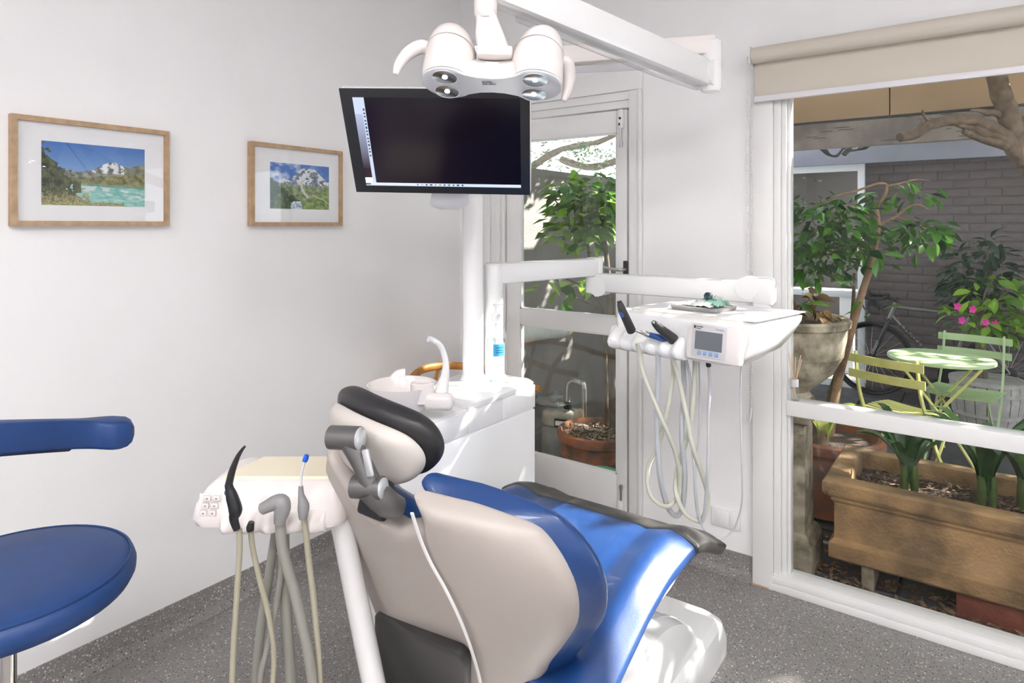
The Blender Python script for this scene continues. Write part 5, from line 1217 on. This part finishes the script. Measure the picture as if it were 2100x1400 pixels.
obj('trunk', G().tube([d0, d0+V(.02, 0, .5), d0+V(0, 0, 1.1)], [.03, .025, .012], 8, 3), M_bark2, ds)
for dx, dz in ((-.22, 1.1), (.2, 1.2), (.05, 1.4), (-.12, 1.3)): obj('branch', G().tube([d0+V(0, 0, .7), d0+V(dx*.5, 0, .9), d0+V(dx, -.05, dz)], [.014, .01, .005], 6, 3), M_bark2, ds)
ldk = leaf_mesh('leaf', .115, .05, M_lf_dk, .2, .3)
scatter_leaves(ds, ldk, [(at(2010, 560, 5.35), (.27, .20, .27), 185), (at(1965, 590, 5.35), (.13, .15, .14), 55), (at(2040, 505, 5.35), (.11, .11, .11), 28)], rn, -.1)

# ---------------------------------------------------------------- wisteria on the pergola
ws = thing('wisteria_vine', 'thick gnarled bare wisteria trunk and branches under the pergola beams', 'vine', V(1.05, 4.3, GZ))
M_vine = MAT('gnarled_bark', srgb(116, 98, 82), .9, var=.5, scale=18, bump=.9, bscale=35)
def gn(P, r, n=10, k=6):
    C_ = catmull(P, k); g = G(); g.tube(C_, r, n)
    for i, v in enumerate(g.v): g.v[i] = v+V(noise.noise(v*14), noise.noise(v*14+V(5, 0, 0)), noise.noise(v*14+V(0, 7, 0)))*.016
    return g
obj('trunk', gn([V(1.05, 4.3, GZ), V(.95, 4.35, .9), V(.78, 4.35, 1.5), at(2120, 350, 3.75), at(2070, 240, 3.75), at(2045, 165, 3.75), at(2030, 90, 3.75)], [.075, .065, .06, .055, .055, .05, .04], 12), M_vine, ws)
for P, r_ in (([(2098, 335), (2070, 290), (2020, 255), (1965, 245), (1915, 255), (1878, 275), (1845, 282)], [.045, .042, .038, .034, .032, .03, .03]), ([(2080, 300), (2030, 275), (1985, 262), (1960, 250)], [.035, .03, .024, .018]), ([(2110, 245), (2075, 248), (2045, 235), (1990, 228)], [.03, .026, .02, .012]), ([(1905, 256), (1898, 240), (1890, 225)], [.012, .01, .008]), ([(1880, 270), (1892, 250), (1900, 236)], [.008, .006, .004]), ([(2062, 300), (2020, 288), (1975, 270)], [.024, .03, .018])):
    obj('branch', gn([at(u, v, 3.75) for u, v in P], [q*.9 for q in r_]), M_vine, ws, 50)
for P in ([(1680, 300), (1700, 315), (1715, 318), (1730, 305), (1740, 300)], [(1730, 318), (1742, 308), (1765, 304), (1780, 300)]):
    obj('branch', gn([at(u, v, 6.0) for u, v in P]+[at(P[-1][0]+10, 285, 6.1)], [.02, .016, .01]), M_dgrey, ws)
# unseen canopy added as shade, gapped to aim the sun: nobody could count it
rn = random.Random(31); g = G()
for k in range(26000):
    x = rn.uniform(-3.2, 5.2) if k < 16000 else rn.uniform(-1.7, .05); y = rn.uniform(3.0, 7.3) if k < 16000 else rn.uniform(3.0, 4.5); z = rn.uniform(2.68, 2.84)
    if (.05 < x < .58 or x > .98) and y < 3.88: continue
    if x < .0 and 4.5 < y < 5.3 and noise.noise(V(x*1.3, y*1.3, 3.3)) > -.05: continue
    if y > 4.3 and noise.noise(V(x*1.6, y*1.6, 8.3)) > (.38 if y < 6 else .30): continue
    a = rn.uniform(0, 2*PI); d = V(math.cos(a), math.sin(a), rn.uniform(-.6, .2)); n_ = V(-math.sin(a), math.cos(a), rn.uniform(-.3, .3)); l = rn.uniform(.05, .10); c0 = V(x, y, z)
    g.add([c0-d*l, c0+n_*l*.42, c0+d*l, c0-n_*l*.42], [(0, 1, 2, 3)])
can = obj('shade_canopy', g, LEAF('shade_canopy_leaf', srgb(50, 92, 30), srgb(120, 160, 60), .35), None, 0, 'unseen foliage added over the pergola to shade the court', 'foliage', None, 'stuff')
rf = thing('pergola_rafters', 'row of timber rafters carrying the added shade canopy over the courtyard', 'pergola', V(.5, 4.9, 2.6))
for k in range(12):
    x = -3.0+.62*k; obj('rafter', G().bx(x, x+.05, 4.0, 6.5, 2.60, 2.66), M_wood, rf, 0)

# ---------------------------------------------------------------- shrub in pot beyond the door
s0_ = V(-1.86, 3.40, GZ)
dp_ = thing('old_terracotta_pot', 'stained old terracotta pot with rope bands beyond the glazed door', 'pot', s0_)
obj('pot', G().lathe([(.17, 0), (.185, .02), (.20, .12), (.212, .125), (.215, .15), (.205, .16), (.212, .22), (.224, .228), (.224, .245), (.213, .255), (.216, .30), (.24, .315), (.245, .345), (.238, .365), (.222, .37), (.21, .33), (0, .325)], s0_, 44), MAT('stained_terracotta', srgb(160, 96, 66), .85, var=.5, scale=11, bump=.5, bscale=40, col2=srgb(92, 80, 70)), dp_, 40)
g = G(); rn = random.Random(13)
for k in range(500):
    a = rn.uniform(0, 2*PI); r_ = .205*math.sqrt(rn.random()); c0 = s0_+V(r_*math.cos(a), r_*math.sin(a), .335+rn.uniform(0, .02)); a = rn.uniform(0, PI); l = rn.uniform(.008, .025); d = V(math.cos(a), math.sin(a), rn.uniform(-.4, .4)); n_ = V(-math.sin(a), math.cos(a), rn.uniform(-.5, .5)); g.add([c0-d*l, c0+n_*l*.35, c0+d*l, c0-n_*l*.35], [(0, 1, 2, 3)])
o_ = obj('bark_chips', g, MAT('pale_bark_chip', (.33, .25, .18), .8, var=.6, scale=70), dp_, 0); o_['kind'] = 'stuff'
obj('mulch', G().lathe([(.212, .32), (.15, .335), (0, .338)], s0_, 24), M_soil, dp_)
sh_ = thing('potted_shrub', 'tall leafy sunlit shrub in the stained pot beyond the glazed door', 'shrub', s0_+V(0, 0, .33))
SF = 3.83
obj('trunk', G().tube([at(1256, 875, SF), at(1255, 740, SF), at(1252, 620, SF), at(1243, 520, SF), at(1235, 450, SF)], [.022, .02, .019, .014, .01], 10, 4), M_bark2, sh_)
obj('trunk', G().tube([at(1245, 872, 3.9), at(1238, 650, 3.9), at(1218, 600, 3.9), at(1205, 500, 3.88), at(1195, 440, 3.86)], [.012, .011, .01, .008, .005], 8, 4), M_bark2, sh_)
for P in ([(1243, 520), (1225, 490), (1200, 470)], [(1238, 470), (1255, 430), (1262, 400)], [(1236, 455), (1215, 420), (1195, 395)], [(1225, 610), (1180, 580), (1140, 565), (1095, 560)], [(1230, 630), (1190, 615), (1150, 595)], [(1240, 500), (1180, 460), (1130, 400)]): obj('branch', G().tube([at(u, v, SF+.02) for u, v in P], [.007, .005, .003], 6, 4), M_bark2, sh_)
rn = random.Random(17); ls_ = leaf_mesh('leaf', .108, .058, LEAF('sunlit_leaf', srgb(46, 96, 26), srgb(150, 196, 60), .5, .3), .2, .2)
scatter_leaves(sh_, ls_, [(at(1195, 425, SF), (.20, .2, .17), 95), (at(1235, 400, SF), (.16, .18, .13), 55), (at(1225, 480, SF), (.17, .18, .10), 60), (at(1150, 385, SF), (.09, .1, .06), 12), (at(1150, 485, SF), (.10, .12, .05), 10), (at(1150, 590, SF), (.17, .12, .06), 14), (at(1205, 575, SF), (.1, .1, .05), 8)], rn, -.1, .7, 1.25)
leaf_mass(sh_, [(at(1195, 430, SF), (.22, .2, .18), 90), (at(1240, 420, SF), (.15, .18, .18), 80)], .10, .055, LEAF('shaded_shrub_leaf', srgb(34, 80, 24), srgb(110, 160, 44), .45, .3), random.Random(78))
ho = thing('garden_hose', 'green garden hose lying round the stained terracotta pot', 'hose', V(-1.55, 3.2, GZ))
obj('hose', G().tube([V(-1.35, 3.3, .45), V(-1.44, 3.16, .30), V(-1.50, 3.08, .20), V(-1.62, 3.06, .205), V(-1.72, 3.07, .16), V(-1.78, 3.06, GZ+.02), V(-1.9, 3.08, GZ+.012), V(-2.1, 3.15, GZ+.012)], .0125, 10, 5), MAT('hose_green', srgb(60, 150, 120), .4), ho)
obj('hose_end', G().tube([V(-2.1, 3.15, GZ+.012), V(-2.13, 3.16, GZ+.012)], .015, 10), M_dgrey, ho)
bpot = thing('black_planter', 'square black plastic planter standing on the board shelf', 'planter', V(-1.75, 4.55, .9))
pq0 = V(-1.70, 4.55, 0)
obj('planter', G().rings([sq(pq0, .14, .90), sq(pq0, .17, 1.22), sq(pq0, .18, 1.22), sq(pq0, .18, 1.25), sq(pq0, .16, 1.25), sq(pq0, .15, 1.2)]), M_blackp, bpot, 20)
shf = thing('board_shelf', 'low timber shelf standing in the side passage', 'shelf', V(-1.75, 4.55, GZ))
obj('shelf_top', G().bx(-2.1, -1.45, 4.36, 4.74, .86, .90), M_wood, shf)
for x in (-2.07, -1.51): obj('leg', G().bx(x, x+.05, 4.38, 4.43, GZ, .86), M_wood, shf); obj('leg', G().bx(x, x+.05, 4.67, 4.72, GZ, .86), M_wood, shf)
# far tree crowns over the wall
bt_ = thing('street_tree', 'airy tree crown against white sky beyond the garden wall', 'tree', V(-6.2, 8.6, GZ))
for P in ([V(-6.2, 8.6, GZ), V(-6.1, 8.5, 1.6), V(-5.9, 8.3, 2.6)], [V(-5.95, 8.35, 2.3), V(-5.2, 8.2, 2.62), V(-4.4, 8.1, 2.7), V(-3.5, 8.0, 2.95)], [V(-5.1, 8.2, 2.5), V(-4.6, 8.2, 2.35), V(-4.0, 8.1, 2.45), V(-3.7, 8.1, 2.6)], [V(-5.9, 8.3, 2.6), V(-5.5, 8.2, 3.1), V(-4.8, 8.2, 3.4)]):
    obj('limb', gn(P, [.06, .045, .02]), M_bark2, bt_)
g = G(); rn = random.Random(41)
for k in range(6500):
    c0 = V(rn.uniform(-6.4, -3.0), rn.uniform(7.6, 8.8), rn.uniform(2.15, 3.6))
    if noise.noise(c0*2.2) < .05: continue
    a = rn.uniform(0, 2*PI); d = V(math.cos(a), math.sin(a), rn.uniform(-.6, .6)); n_ = V(-math.sin(a), math.cos(a), rn.uniform(-.5, .5)); l = rn.uniform(.03, .06); g.add([c0-d*l, c0+n_*l*.4, c0+d*l, c0-n_*l*.4], [(0, 1, 2, 3)])
o_ = obj('foliage', g, LEAF('airy_leaf', srgb(70, 92, 52), srgb(130, 150, 86), .3), bt_, 0); o_['kind'] = 'stuff'
